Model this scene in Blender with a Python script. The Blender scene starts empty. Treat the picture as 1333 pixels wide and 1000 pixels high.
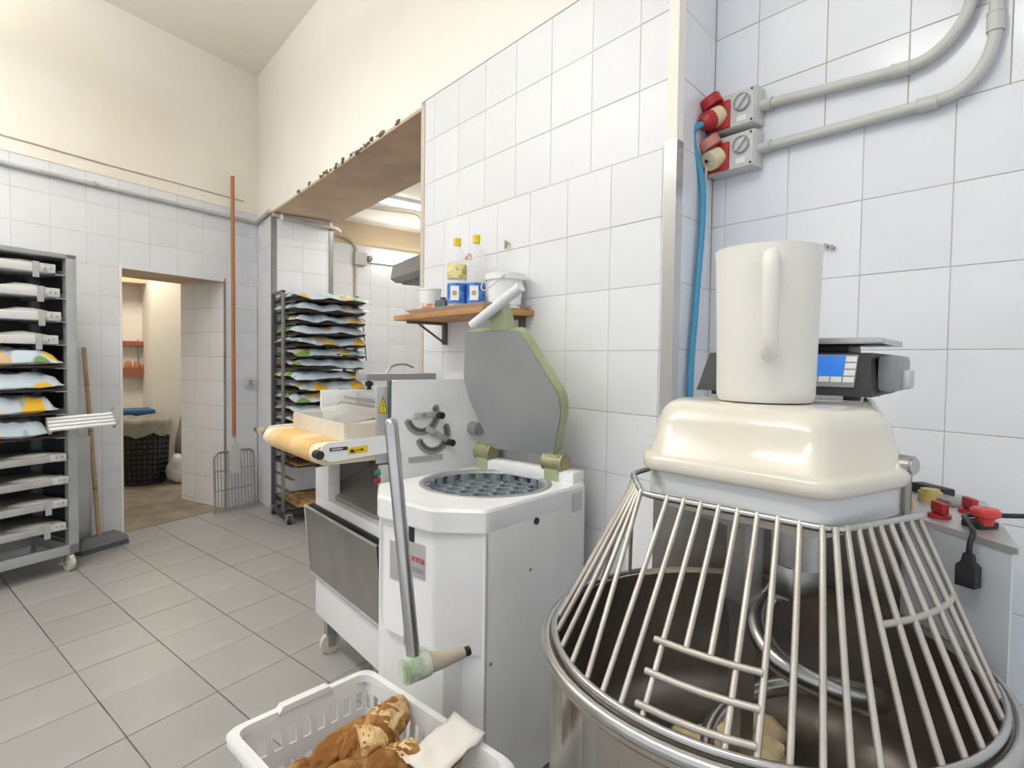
import bpy, bmesh, math, random
from mathutils import Vector, Matrix, noise as mnoise
random.seed(7)
S = bpy.context.scene
COL = S.collection
PI = math.pi
# ---------------------------------------------------------------- camera
CAMZ = 1.24
yaw, pitch, roll = 0.685425, 0.032356, 0.013332
Fv = Vector((math.sin(yaw)*math.cos(pitch), math.cos(yaw)*math.cos(pitch), -math.sin(pitch)))
Rv = Vector((math.cos(yaw), -math.sin(yaw), 0)); Uv = Rv.cross(Fv)
R2 = Rv*math.cos(roll)+Uv*math.sin(roll); U2 = Uv*math.cos(roll)-Rv*math.sin(roll)
cam = bpy.data.cameras.new('camera'); camo = bpy.data.objects.new('camera', cam); COL.objects.link(camo)
cam.sensor_width = 36; cam.lens = 36*751.54/1333; cam.shift_y = -6.7/1333; cam.clip_start = .02
mw = Matrix((R2, U2, -Fv)).transposed().to_4x4(); mw.translation = (0, 0, CAMZ); camo.matrix_world = mw
S.camera = camo
# ---------------------------------------------------------------- world and lights
S.view_settings.view_transform = 'Standard'; S.view_settings.look = 'None'
S.view_settings.exposure = 0.25; S.view_settings.gamma = 1; S.view_settings.use_curve_mapping = False
w = bpy.data.worlds.new('world'); S.world = w; w.use_nodes = True
w.node_tree.nodes['Background'].inputs[0].default_value = (.90, .94, 1, 1)
w.node_tree.nodes['Background'].inputs[1].default_value = 0.92
def area(name, loc, size, energy, col=(1, .985, .955), rot=(0, 0, 0)):
    l = bpy.data.lights.new(name, 'AREA'); l.shape = 'RECTANGLE'; l.size, l.size_y = size; l.energy = energy; l.color = col
    o = bpy.data.objects.new(name, l); COL.objects.link(o); o.location = loc; o.rotation_euler = rot
    return o
for y_ in (3.0, .6):
    area('ceiling_tube_light', (-.5, y_, 3.0), (.2, 1.5), 17 if y_ > 1 else 12)
    area('ceiling_tube_uplight', (-.5, y_, 3.12), (.2, 1.5), 34 if y_ > 1 else 16, rot=(PI, 0, 0))
area('kitchen_tube_light', (2.75, 4.4, 2.5), (1.2, .2), 15, (1, .96, .88))
area('wall_tube_light', (2.85, 5.48, 2.22), (.7, .1), 4, (1, .97, .9), (-PI/2, 0, 0))
area('corridor_light', (.6, 6.7, 2.45), (.5, .5), 16, (1, .9, .74))
# ---------------------------------------------------------------- helpers
MATS = {}
def mat(name, col, rough=.5, metal=0., var=None, bump=None, trans=0., alpha=1., emit=0., spec=.5, rnd=0., coat=0.):
    """var=(colour2, scale, lo, hi) noise mix ; bump=(scale,strength)"""
    if name in MATS: return MATS[name]
    m = bpy.data.materials.new(name); m.use_nodes = True; nt = m.node_tree; p = nt.nodes['Principled BSDF']
    def inp(k, v): p.inputs[k].default_value = v
    inp('Base Color', (*col, 1)); inp('Roughness', rough); inp('Metallic', metal); inp('Specular IOR Level', spec)
    inp('Transmission Weight', trans); inp('Alpha', alpha); inp('Coat Weight', coat)
    if emit: inp('Emission Color', (*col, 1)); inp('Emission Strength', emit)
    tc = nt.nodes.new('ShaderNodeTexCoord'); out = None
    if var:
        n = nt.nodes.new('ShaderNodeTexNoise'); n.inputs['Scale'].default_value = var[1]; n.inputs['Detail'].default_value = 5
        nt.links.new(tc.outputs['Object'], n.inputs['Vector'])
        r = nt.nodes.new('ShaderNodeMapRange'); r.inputs[1].default_value = var[2]; r.inputs[2].default_value = var[3]
        nt.links.new(n.outputs[0], r.inputs[0])
        mx = nt.nodes.new('ShaderNodeMix'); mx.data_type = 'RGBA'; mx.inputs[6].default_value = (*col, 1); mx.inputs[7].default_value = (*var[0], 1)
        nt.links.new(r.outputs[0], mx.inputs[0]); out = mx.outputs[2]
    if rnd:
        oi = nt.nodes.new('ShaderNodeObjectInfo'); h = nt.nodes.new('ShaderNodeHueSaturation')
        r = nt.nodes.new('ShaderNodeMapRange'); r.inputs[3].default_value = 1-rnd; r.inputs[4].default_value = 1
        nt.links.new(oi.outputs['Random'], r.inputs[0]); nt.links.new(r.outputs[0], h.inputs['Value'])
        if out: nt.links.new(out, h.inputs['Color'])
        else: h.inputs['Color'].default_value = (*col, 1)
        out = h.outputs[0]
    if out: nt.links.new(out, p.inputs['Base Color'])
    if bump:
        n = nt.nodes.new('ShaderNodeTexNoise'); n.inputs['Scale'].default_value = bump[0]; n.inputs['Detail'].default_value = 4
        nt.links.new(tc.outputs['Object'], n.inputs['Vector'])
        b = nt.nodes.new('ShaderNodeBump'); b.inputs['Strength'].default_value = bump[1]; b.inputs['Distance'].default_value = .01
        nt.links.new(n.outputs[0], b.inputs['Height']); nt.links.new(b.outputs[0], p.inputs['Normal'])
    MATS[name] = m; return m

def V(*a): return Vector(a)
class B:
    def __init__(s): s.bm = bmesh.new()
    def face(s, pts):
        try: return s.bm.faces.new([s.bm.verts.new(p) for p in pts])
        except ValueError: return None
    def box(s, c, d, rz=0, bev=0, rot=None, seg=2):
        m = Matrix.Translation(c) @ (rot.to_4x4() if rot is not None else Matrix.Rotation(rz, 4, 'Z')) @ Matrix.Diagonal((*d, 1))
        r = bmesh.ops.create_cube(s.bm, size=1, matrix=m)
        if bev:
            es = list({e for v in r['verts'] for e in v.link_edges})
            bmesh.ops.bevel(s.bm, geom=es, offset=bev, segments=seg, affect='EDGES', profile=.6)
        return s
    def bx(s, x0, x1, y0, y1, z0, z1, bev=0): return s.box(((x0+x1)/2, (y0+y1)/2, (z0+z1)/2), (x1-x0, y1-y0, z1-z0), bev=bev)
    def loft(s, rings, cap=True, closed=True):
        R = [[s.bm.verts.new(p) for p in r] for r in rings]; n = len(R[0])
        for a, b in zip(R[:-1], R[1:]):
            for i in range(n if closed else n-1):
                j = (i+1) % n
                try: s.bm.faces.new((a[i], a[j], b[j], b[i]))
                except ValueError: pass
        if cap:
            s.bm.faces.new(R[0][::-1]); s.bm.faces.new(R[-1])
        return s
    def prism(s, poly, z0, z1, f=None):
        f = f or (lambda u, v, w: (u, v, w))
        return s.loft([[f(u, v, z0) for u, v in poly], [f(u, v, z1) for u, v in poly]])
    def cyl(s, p0, p1, r, r2=None, seg=16, cap=True): return s.tube([p0, p1], [r, r if r2 is None else r2], seg, cap)
    def tube(s, pts, r, seg=8, cap=True, closed=False):
        pts = [Vector(p) for p in pts]; n = len(pts); rs = r if isinstance(r, (list, tuple)) else [r]*n
        rings = []; prev = None
        for i, p in enumerate(pts):
            if closed: t = pts[(i+1) % n]-pts[i-1]
            else: t = pts[min(i+1, n-1)]-pts[max(i-1, 0)]
            t.normalize()
            if prev is None:
                a = Vector((0, 0, 1)) if abs(t.z) < .9 else Vector((1, 0, 0)); u = t.cross(a).normalized()
            else: u = (prev-t*prev.dot(t)).normalized()
            prev = u; v = t.cross(u)
            rings.append([p+(u*math.cos(k*2*PI/seg)+v*math.sin(k*2*PI/seg))*rs[i] for k in range(seg)])
        if closed: rings.append(rings[0]); cap = False
        return s.loft(rings, cap)
    def lathe(s, prof, c=(0, 0, 0), seg=32, cap=False):
        c = Vector(c)
        return s.loft([[c+V(r*math.cos(k*2*PI/seg), r*math.sin(k*2*PI/seg), z) for k in range(seg)] for r, z in prof], cap)
    def obj(s, name, m, parent=None, smooth=35, loc=None, rz=0, weld=False):
        if weld: bmesh.ops.remove_doubles(s.bm, verts=s.bm.verts, dist=1e-5)
        bmesh.ops.recalc_face_normals(s.bm, faces=s.bm.faces)
        me = bpy.data.meshes.new(name); s.bm.to_mesh(me); s.bm.free()
        if smooth:
            for p in me.polygons: p.use_smooth = True
            me.set_sharp_from_angle(angle=math.radians(smooth))
        return link(name, me, m, parent, loc, rz)
def link(name, me, m=None, parent=None, loc=None, rz=0):
    o = bpy.data.objects.new(name, me); COL.objects.link(o)
    if m is not None and not me.materials: me.materials.append(m)
    if parent is not None: o.parent = parent
    if loc is not None: o.location = loc
    if rz: o.rotation_euler = (0, 0, rz)
    return o
def tag(o, label, cat, group=None, kind=None):
    o['label'] = label; o['category'] = cat
    if group: o['group'] = group
    if kind: o['kind'] = kind
    return o
def thing(name, label, cat, loc=(0, 0, 0), rz=0, group=None):
    o = bpy.data.objects.new(name, None); COL.objects.link(o); o.location = loc; o.rotation_euler = (0, 0, rz); o.empty_display_size = .05
    return tag(o, label, cat, group)
def struct(o, label=None):
    o['kind'] = 'structure'
    if label: o['label'] = label
    return o
def copy_tree(o, parent=None):
    c = o.copy(); COL.objects.link(c); c.parent = parent
    for ch in o.children: copy_tree(ch, c)
    return c
def rpoly(pts, r, seg=5):
    out = []; n = len(pts)
    for i in range(n):
        p = Vector(pts[i]); a = (Vector(pts[i-1])-p); b = (Vector(pts[(i+1) % n])-p)
        rr = min(r, a.length*.45, b.length*.45); A = p+a.normalized()*rr; Bp = p+b.normalized()*rr
        for k in range(seg+1):
            t = k/seg; out.append(tuple(A*(1-t)**2+p*2*t*(1-t)+Bp*t*t))
    return out
def arc(c, r, a0, a1, n, f): return [f(c[0]+r*math.cos(a0+(a1-a0)*k/n), c[1]+r*math.sin(a0+(a1-a0)*k/n)) for k in range(n+1)]
def catmull(P, n=8):
    P = [Vector(p) for p in P]; P = [P[0]*2-P[1]]+P+[P[-1]*2-P[-2]]; o = []
    for i in range(1, len(P)-2):
        for k in range(n):
            t = k/n; a, b, c, d = P[i-1:i+3]
            o.append(.5*((2*b)+(c-a)*t+(2*a-5*b+4*c-d)*t*t+(3*b-a-3*c+d)*t**3))
    return o+[P[-2]]
def text(s, size, f, name, m, parent, depth=.0006):
    cu = bpy.data.curves.new('t', 'FONT'); cu.body = s; cu.size = size; cu.extrude = depth; cu.resolution_u = 3; cu.align_x = 'CENTER'; cu.align_y = 'CENTER'
    t = bpy.data.objects.new('t', cu); COL.objects.link(t); dg = bpy.context.evaluated_depsgraph_get()
    me = bpy.data.meshes.new_from_object(t.evaluated_get(dg)); bpy.data.objects.remove(t)
    o = link(name, me, m, parent); me.materials.clear(); me.materials.append(m); o.matrix_local = f; return o
def frame(o, x, y):  # matrix with columns x, y, x^y at o
    x = Vector(x).normalized(); y = Vector(y).normalized(); m = Matrix((x, y, x.cross(y))).transposed().to_4x4(); m.translation = o; return m
# ---------------------------------------------------------------- materials
TILE = mat('tile_white', (.80, .82, .86), .16, var=((.755, .78, .82), 3., .35, .75), rnd=.05, spec=.5)
TILE_C = mat('tile_white_matt', (.80, .81, .835), .38, var=((.765, .775, .80), 4., .35, .75), rnd=.05)
GROUT = mat('grout', (.60, .58, .54), .9, var=((.47, .42, .34), 2.5, .45, .6))
GROUT_O = mat('grout_ochre', (.45, .34, .17), .9, var=((.36, .31, .22), 3, .4, .6))
PLASTER = mat('plaster_cream', (.90, .865, .785), .9, var=((.84, .75, .60), .9, .52, .9), bump=(12, .12))
PLASTER_W = mat('plaster_pale', (.91, .88, .82), .9, var=((.87, .81, .70), .8, .52, .9), bump=(12, .1))
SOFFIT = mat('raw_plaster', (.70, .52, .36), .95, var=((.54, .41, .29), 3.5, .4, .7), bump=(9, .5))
STONE = mat('dark_stone', (.12, .095, .07), .95, var=((.22, .17, .11), 20, .4, .6))
FLOORT = mat('floor_tile', (.39, .38, .365), .36, var=((.50, .49, .475), 1.6, .58, .80), rnd=.08, spec=.4, bump=(30, .03))
FGROUT = mat('floor_grout', (.10, .09, .08), .9, var=((.34, .31, .27), 5, .4, .6))
VINYL = mat('corridor_floor', (.30, .25, .19), .5, var=((.19, .155, .12), 5, .4, .65))
STEEL = mat('steel', (.55, .55, .54), .28, 1., var=((.44, .43, .42), 6, .35, .7))
STEEL_D = mat('steel_dull', (.42, .41, .40), .42, .9, var=((.33, .32, .30), 5, .35, .7))
STEEL_F = mat('steel_brushed_fittings', (.40, .40, .39), .42, .6)
ALU = mat('aluminium', (.60, .60, .60), .45, .6, var=((.50, .50, .50), 8, .4, .7))
BARM = mat('cage_bar', (.52, .49, .44), .38, .5, var=((.42, .39, .35), 14, .4, .7))
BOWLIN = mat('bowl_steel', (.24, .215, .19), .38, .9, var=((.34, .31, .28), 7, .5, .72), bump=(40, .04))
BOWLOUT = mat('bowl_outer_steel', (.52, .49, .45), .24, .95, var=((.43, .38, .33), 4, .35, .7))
CREAM = mat('cream_fibreglass', (.69, .66, .58), .2, var=((.65, .58, .45), 3.2, .5, .8), coat=.3)
ENAMEL = mat('white_enamel', (.88, .885, .885), .25, var=((.78, .78, .77), 3, .45, .75))
ENAMEL_D = mat('worn_enamel', (.70, .71, .70), .35, var=((.42, .42, .41), 18, .60, .74))
GREEN = mat('olive_enamel', (.40, .45, .26), .42, var=((.30, .35, .18), 9, .45, .7))
BRASS = mat('worn_brass', (.40, .36, .19), .5, .3, var=((.28, .27, .16), 18, .4, .65))
PLATE = mat('plate_steel', (.44, .445, .45), .42, .5, var=((.38, .385, .39), 3, .35, .7))
CUPM = mat('die_plastic', (.22, .26, .29), .42, var=((.33, .38, .41), 9, .4, .65))
BLACK = mat('black_plastic', (.018, .018, .02), .4)
DGREY = mat('dark_grey_plastic', (.022, .022, .023), .5)
MGREY = mat('grey_plastic', (.30, .31, .32), .45)
LGREY = mat('light_grey_plastic', (.58, .585, .57), .45)
CONDUIT = mat('conduit_grey', (.55, .555, .53), .4, var=((.48, .46, .42), 5, .5, .75))
CONDUIT_B = mat('old_conduit', (.60, .53, .45), .6, var=((.48, .38, .28), 6, .45, .75))
RED = mat('red_plastic', (.42, .022, .025), .38)
REDP = mat('faded_red_plastic', (.56, .22, .20), .5)
IVORY = mat('ivory_plastic', (.72, .62, .40), .45)
BLUE = mat('blue_cable', (.06, .30, .50), .4)
YELLOW = mat('yellow_plastic', (.80, .58, .02), .4)
ORANGE = mat('orange_lamp', (.9, .40, .06), .3)
WHITEP = mat('white_plastic', (.82, .82, .81), .4)
JUGM = mat('translucent_plastic', (.93, .91, .84), .4, trans=.2, spec=.4)
BASKETM = mat('basket_plastic', (.80, .80, .79), .35)
WOOD = mat('pine_wood', (.52, .27, .10), .55, var=((.40, .19, .07), 9, .4, .65))
WOODH = mat('pale_handle_wood', (.50, .36, .20), .6, var=((.40, .27, .14), 9, .4, .65))
POLE = mat('orange_pole', (.44, .17, .06), .5)
BELT = mat('belt_felt', (.68, .44, .17), .9, var=((.78, .62, .38), 5, .45, .7), bump=(60, .2))
BELT_E = mat('belt_edge', (.80, .68, .47), .9, bump=(60, .15))
PLY = mat('floury_board', (.62, .53, .40), .7, var=((.72, .66, .55), 4, .4, .7))
PERSPEX = mat('clear_acrylic', (.80, .79, .76), .12, alpha=.45)
BREAD = mat('bread_crust', (.25, .105, .03), .9, var=((.52, .30, .11), 17, .45, .68), bump=(38, .9), spec=.2)
CRUMB = mat('bread_crumb', (.74, .55, .30), .9, var=((.62, .40, .17), 24, .45, .62), bump=(50, .9), spec=.2)
PAPER = mat('paper', (.74, .71, .66), .8, var=((.66, .62, .56), 6, .4, .7))
DOUGH = mat('dough', (.80, .62, .36), .7, var=((.86, .72, .47), 12, .4, .7), bump=(25, .4))
TRAY = mat('dark_tray', (.045, .036, .03), .6, var=((.10, .075, .05), 6, .4, .7))
CRISP = mat('baked_goods', (.62, .38, .16), .8, var=((.36, .17, .06), 26, .4, .6), bump=(40, .6))
BOARD = mat('white_board', (.74, .745, .74), .45, var=((.60, .60, .58), 7, .5, .75))
BOARD_G = mat('worn_grey_board', (.46, .46, .45), .55, var=((.34, .33, .31), 6, .4, .7))
RACKM = mat('rack_steel', (.54, .56, .56), .4, .5, var=((.44, .45, .45), 4, .4, .7))
RACKD = mat('rack_dark', (.10, .10, .105), .5, .4)
PETM = mat('clear_bottle', (.90, .91, .90), .08, alpha=.28)
OIL = mat('oil', (.78, .66, .30), .1, alpha=.55)
LABELB = mat('blue_label', (.045, .14, .52), .4, var=((.10, .30, .68), 30, .45, .6))
LABELY = mat('cream_label', (.80, .70, .32), .4, var=((.48, .34, .12), 45, .52, .62))
TUBE = mat('tube_lamp', (1, .98, .93), .4, emit=6)
SCREEN = mat('lcd_blue', (.02, .17, .62), .25, emit=.35)
BASKETB = mat('black_basket', (.014, .014, .014), .5)
SACK = mat('sack_cloth', (.36, .34, .28), .9, var=((.26, .24, .19), 7, .4, .65), bump=(20, .4))
PBAG = mat('plastic_bag', (.60, .60, .58), .35, var=((.48, .48, .46), 9, .4, .65), bump=(14, .8))
BLUEP = mat('blue_plastic', (.04, .13, .30), .45)
RUST = mat('rust_red', (.36, .12, .07), .7)
BRISTLE = mat('broom_grey', (.10, .10, .115), .9, bump=(80, .6))
# flour sack print : fruit-coloured blots over pale blue
def bagmat():
    m = bpy.data.materials.new('printed_flour_bag'); m.use_nodes = True; nt = m.node_tree; p = nt.nodes['Principled BSDF']
    p.inputs['Roughness'].default_value = .5
    tc = nt.nodes.new('ShaderNodeTexCoord'); oi = nt.nodes.new('ShaderNodeObjectInfo')
    ad = nt.nodes.new('ShaderNodeVectorMath'); ad.operation = 'ADD'; sc = nt.nodes.new('ShaderNodeVectorMath'); sc.operation = 'SCALE'; sc.inputs['Scale'].default_value = 17
    cx = nt.nodes.new('ShaderNodeCombineXYZ')
    for k in range(3): nt.links.new(oi.outputs['Random'], cx.inputs[k])
    fl = nt.nodes.new('ShaderNodeVectorMath'); fl.operation = 'MULTIPLY'; fl.inputs[1].default_value = (1, 1, 0)
    nt.links.new(cx.outputs[0], sc.inputs[0]); nt.links.new(tc.outputs['Object'], fl.inputs[0]); nt.links.new(fl.outputs[0], ad.inputs[0]); nt.links.new(sc.outputs[0], ad.inputs[1])
    cur = None; base = (.56, .64, .70, 1)
    for scale, thr, col, off in ((3.3, .19, (.16, .33, .08, 1), .02), (3.3, .20, (.80, .46, .03, 1), 0.), (3.0, .17, (.58, .42, .24, 1), .37), (9., .13, (.36, .46, .56, 1), .6)):
        mp = nt.nodes.new('ShaderNodeVectorMath'); mp.operation = 'ADD'; mp.inputs[1].default_value = (off*3, off*5, off)
        nt.links.new(ad.outputs[0], mp.inputs[0])
        v = nt.nodes.new('ShaderNodeTexVoronoi'); v.voronoi_dimensions = '2D'; v.inputs['Scale'].default_value = scale; nt.links.new(mp.outputs[0], v.inputs['Vector'])
        r = nt.nodes.new('ShaderNodeMapRange'); r.inputs[1].default_value = thr; r.inputs[2].default_value = thr*.8; nt.links.new(v.outputs['Distance'], r.inputs[0])
        mx = nt.nodes.new('ShaderNodeMix'); mx.data_type = 'RGBA'; mx.inputs[7].default_value = col
        if cur is None: mx.inputs[6].default_value = base
        else: nt.links.new(cur, mx.inputs[6])
        nt.links.new(r.outputs[0], mx.inputs[0]); cur = mx.outputs[2]
    nt.links.new(cur, p.inputs['Base Color']); return m
BAG = bagmat()
# ================================================================ SETTING
CX = 1.441                      # wall_center plane (faces -X)
RX = 1.704                      # wall_right plane
LA = 0.3753; LO = V(-.1287, 4.575, 0); LU = V(math.cos(LA), math.sin(LA), 0); LN = V(-math.sin(LA), math.cos(LA), 0)   # wall_left
def L(u, n, z): return LO+LU*u+LN*n+V(0, 0, z)
ULC = (CX-LO.x)/LU.x            # corner with wall_center
HC = 3.59                       # ceiling
D0, D1, DZ = .606, 1.382, 1.865 # doorway in wall_left
WT = .60
_tm = {}
def tile_mesh(w, h, m, th=.006):
    k = (round(w, 3), round(h, 3), m.name)
    if k not in _tm:
        b = B(); x, y, c = w/2, h/2, .0012
        r0 = [(-x, -y, 0), (x, -y, 0), (x, y, 0), (-x, y, 0)]; r1 = [(p[0], p[1], th-c) for p in r0]
        r2 = [(p[0]-math.copysign(c, p[0]), p[1]-math.copysign(c, p[1]), th) for p in r0]
        R = [[b.bm.verts.new(p) for p in r] for r in (r0, r1, r2)]
        for a, q in zip(R[:-1], R[1:]):
            for i in range(4): b.bm.faces.new((a[i], a[(i+1) % 4], q[(i+1) % 4], q[i]))
        b.bm.faces.new(R[2])
        me = bpy.data.meshes.new('tile'); b.bm.to_mesh(me); b.bm.free(); me.materials.append(m); _tm[k] = me
    return _tm[k]
def tiles(parent, o, ud, nd, regs, u0, z0, m, size=.2, gap=.0019):
    """square wall tiles; each one an object. o = point on the wall face where u=0,z=0"""
    ud = Vector(ud); nd = Vector(nd); o = Vector(o); zd = V(0, 0, 1)
    if ud.cross(zd).dot(nd) < 0: flip = -1
    else: flip = 1
    for (a, b_, c, d) in regs:
        i0 = math.floor((a-u0)/size); i1 = math.ceil((b_-u0)/size); j0 = math.floor((c-z0)/size); j1 = math.ceil((d-z0)/size)
        for i in range(i0, i1):
            for j in range(j0, j1):
                ua, ub = max(a, u0+i*size), min(b_, u0+(i+1)*size); za, zb = max(c, z0+j*size), min(d, z0+(j+1)*size)
                if ub-ua < .012 or zb-za < .012: continue
                me = tile_mesh(ub-ua-gap, zb-za-gap, m); t = bpy.data.objects.new('tile', me); COL.objects.link(t); t.parent = parent
                t.matrix_local = frame(o+ud*(ua+ub)/2+zd*(za+zb)/2-nd*.006+nd*random.uniform(0, .0008), ud*flip, zd)
# ---- floor
b = B(); b.bx(-3.2, 5.5, -2.4, 8.6, -.12, -.006)
floor = struct(b.obj('floor', FGROUT, smooth=0), 'grey tiled bakery floor dusted with flour')
DI = V(.292, .098); DJ = V(-.055, .290); FA = V(.734, 2.689)
def clip(poly, n, c):
    out = []
    for k in range(len(poly)):
        p, q = poly[k], poly[(k+1) % len(poly)]; dp, dq = p.dot(n)-c, q.dot(n)-c
        if dp <= 0: out.append(p)
        if dp*dq < 0: out.append(p+(q-p)*(dp/(dp-dq)))
    return out
ln2 = V(LN.x, LN.y); lc = ln2.dot(V(LO.x, LO.y))
fm = {}
for i in range(-9, 6):
    for j in range(-9, 12):
        o = FA+DI*i+DJ*j; gi, gj = .0052, .0030
        ui, uj = DI.normalized(), DJ.normalized()
        P = [o+ui*gi/2+uj*gj/2, o+DI-ui*gi/2+uj*gj/2, o+DI+DJ-ui*gi/2-uj*gj/2, o+DJ+ui*gi/2-uj*gj/2]
        c = o+(DI+DJ)/2
        if c.x < -1.5 or c.y < .1 or c.y > 5.3: continue
        full = list(P)
        P = clip(P, ln2, lc-.002)
        if len(P) > 2: P = clip(P, V(1, 0), RX if c.y < .95 else CX)
        if len(P) < 3: continue
        loc = V(c.x, c.y, 0); whole = len(P) == 4 and all((a-b_).length < 1e-6 for a, b_ in zip(P, full))
        if whole and 'f' in fm: me = fm['f']
        else:
            q = B(); q.loft([[(p.x-c.x, p.y-c.y, -.008) for p in P], [(p.x-c.x, p.y-c.y, 0) for p in P]]); bmesh.ops.recalc_face_normals(q.bm, faces=q.bm.faces)
            me = bpy.data.meshes.new('floor_tile'); q.bm.to_mesh(me); q.bm.free(); me.materials.append(FLOORT)
            if whole: fm['f'] = me
        link('floor_tile', me, None, floor, loc+V(0, 0, random.uniform(-.0008, .0008)))
b = B(); b.prism([tuple(L(D0, -.0, 0).xy), tuple(L(D1, -.0, 0).xy), tuple(L(D1+1.2, 2.2, 0).xy), tuple(L(D1, 4.2, 0).xy), tuple(L(D0-1.2, 4.2, 0).xy), tuple(L(D0-1.2, WT, 0).xy), tuple(L(D0, WT, 0).xy)], -.004, .002)
b.obj('corridor_flooring', VINYL, floor, 0)
b = B(); b.bx(CX+.002, 5.2, 2.5, 5.59, -.004, .0); b.obj('kitchen_flooring', FLOORT, floor, 0)
# ---- wall_left
def Lbox(b, u0, u1, n0, n1, z0, z1):
    return b.loft([[L(u0, n0, z), L(u1, n0, z), L(u1, n1, z), L(u0, n1, z)] for z in (z0, z1)])
b = B(); Lbox(b, -3.2, D0, .0015, WT, 0, HC); Lbox(b, D1, ULC+.02, .0015, WT, 0, HC); Lbox(b, D0, D1, .0015, WT, DZ, HC)
wl = struct(b.obj('wall_left', GROUT, smooth=0), 'white tiled wall with a doorway and cream plaster above')
TT = 2.437
b = B(); Lbox(b, -3.2, ULC, -.004, .02, TT, HC); b.obj('plaster', PLASTER, wl, 0)
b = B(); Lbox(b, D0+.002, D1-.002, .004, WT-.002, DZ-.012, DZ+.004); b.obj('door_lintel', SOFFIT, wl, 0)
b = B(); Lbox(b, D0-.012, D0+.006, -.004, WT, 0, DZ); b.obj('door_edge', PLASTER, wl, 0)
b = B(); Lbox(b, D1-.004, D1+.008, -.003, .012, 0, DZ); b.obj('door_edge', STEEL_D, wl, 0)
tiles(wl, LO, LU, -LN, [(-1.6, ULC, 1.837, TT)], 0, 2.037, TILE_C)
tiles(wl, LO, LU, -LN, [(-1.6, D0-.012, 0, 1.837), (D1+.008, ULC, 0, 1.837)], .08, 2.037, TILE_C)
tiles(wl, L(D1, 0, 0), LN, -LU, [(.012, WT, 0, DZ-.012)], 0, 2.037, TILE_C)
# ---- wall_center: near block, lintel, far pillar
OY0, OY1, OX = 2.47, 4.79, 1.97
ZN, ZF = 2.452, 2.398
b = B()
b.prism([(CX+.0015, 1.0215), (RX+.0015, 1.0665), (RX+.3, 1.0665), (RX+.3, OY0), (CX+.0015, OY0)], 0, HC)
b.bx(CX+.0015, OX-.04, OY1+.0015, 5.32, 0, HC)
b.loft([[(CX+.004, OY0, ZN), (OX, OY0, ZN), (OX, OY1, ZF), (CX+.004, OY1, ZF)], [(CX+.004, OY0, HC), (OX, OY0, HC), (OX, OY1, HC), (CX+.004, OY1, HC)]])
wc = struct(b.obj('wall_center', GROUT, smooth=0), 'white tiled wall with a wide rough opening into the next room')
b = B(); b.prism([(1.02, 2.4745), (OY0, 2.4745), (OY0, ZN), (OY1, ZF), (5.2, 2.37), (5.2, HC), (1.02, HC)], CX-.004, CX+.01, lambda u, v, w_: (w_, u, v)); b.obj('plaster', PLASTER_W, wc, 0)
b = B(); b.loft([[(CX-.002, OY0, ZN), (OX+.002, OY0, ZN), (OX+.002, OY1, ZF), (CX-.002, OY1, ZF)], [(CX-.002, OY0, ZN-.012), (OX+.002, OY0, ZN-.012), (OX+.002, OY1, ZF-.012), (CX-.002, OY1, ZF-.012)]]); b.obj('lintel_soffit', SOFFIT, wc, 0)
b = B()
for k in range(44):   # crumbled edge of the lintel
    t = .10+.66*random.random(); y = OY0+(OY1-OY0)*t; z = ZN+(ZF-ZN)*t; r = random.uniform(.007, .022)
    bmesh.ops.create_icosphere(b.bm, subdivisions=1, radius=r, matrix=Matrix.Translation((CX-.004, y, z+random.uniform(-.004, .016))) @ Matrix.Diagonal((.5, random.uniform(.8, 1.9), .7, 1)))
o = b.obj('crumbled_edge', STONE, wc, 0); o['kind'] = 'stuff'
tiles(wc, (CX, 0, 0), (0, 1, 0), (-1, 0, 0), [(1.05, OY0-.025, 1.8745, 2.4745)], 2.3586, 1.8745, TILE_C)
tiles(wc, (CX, 0, 0), (0, 1, 0), (-1, 0, 0), [(1.05, OY0-.025, 0, 1.8745)], 1.8667, 1.8745, TILE_C)
tiles(wc, (CX, 0, 0), (0, 1, 0), (-1, 0, 0), [(OY1+.02, 5.19, 0, 2.37)], 4.85, 2.137, TILE_C)
tiles(wc, (0, OY1, 0), (1, 0, 0), (0, -1, 0), [(CX+.02, OX-.07, 0, 2.20)], 1.68, 2.137, TILE_C)
tiles(wc, (0, OY1, 0), (1, 0, 0), (0, -1, 0), [(CX+.02, OX-.07, 2.20, 2.385)], 1.60, 2.20, TILE_C)
rd = V(RX-CX, .045, 0); rl = rd.length; rd.normalize()
tiles(wc, (CX, 1.02, 0), rd, (rd.y, -rd.x, 0), [(.036, rl, 0, 3.0)], rl-.235, 1.0793, TILE)
def guard(name, poly, z0, z1, m, lab):
    b = B(); b.prism(poly, z0, z1); return struct(b.obj(name, m, smooth=0), lab)
guard('trim_1', [(CX-.005, 1.058), (CX-.005, 1.015), (CX+.036, 1.021), (CX+.036, 1.026), (CX+.002, 1.024), (CX+.002, 1.058)], 0, 1.89, mat('guard_steel', (.62, .62, .62), .25, .85), 'bright steel corner guard on the tiled wall edge')
guard('trim_2', [(CX-.004, 1.052), (CX-.004, 1.017), (CX+.034, 1.022), (CX+.034, 1.027), (CX+.002, 1.025), (CX+.002, 1.052)], 1.89, 3.2, PLASTER, 'beige plaster edge above the steel corner guard')
guard('trim_3', [(CX-.005, OY0-.026), (CX+.03, OY0-.026), (CX+.03, OY0+.004), (CX-.005, OY0+.004)], 0, 2.45, mat('edge_strip', (.62, .56, .47), .6, .2), 'worn beige edge strip of the opening beside the shelf')
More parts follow.
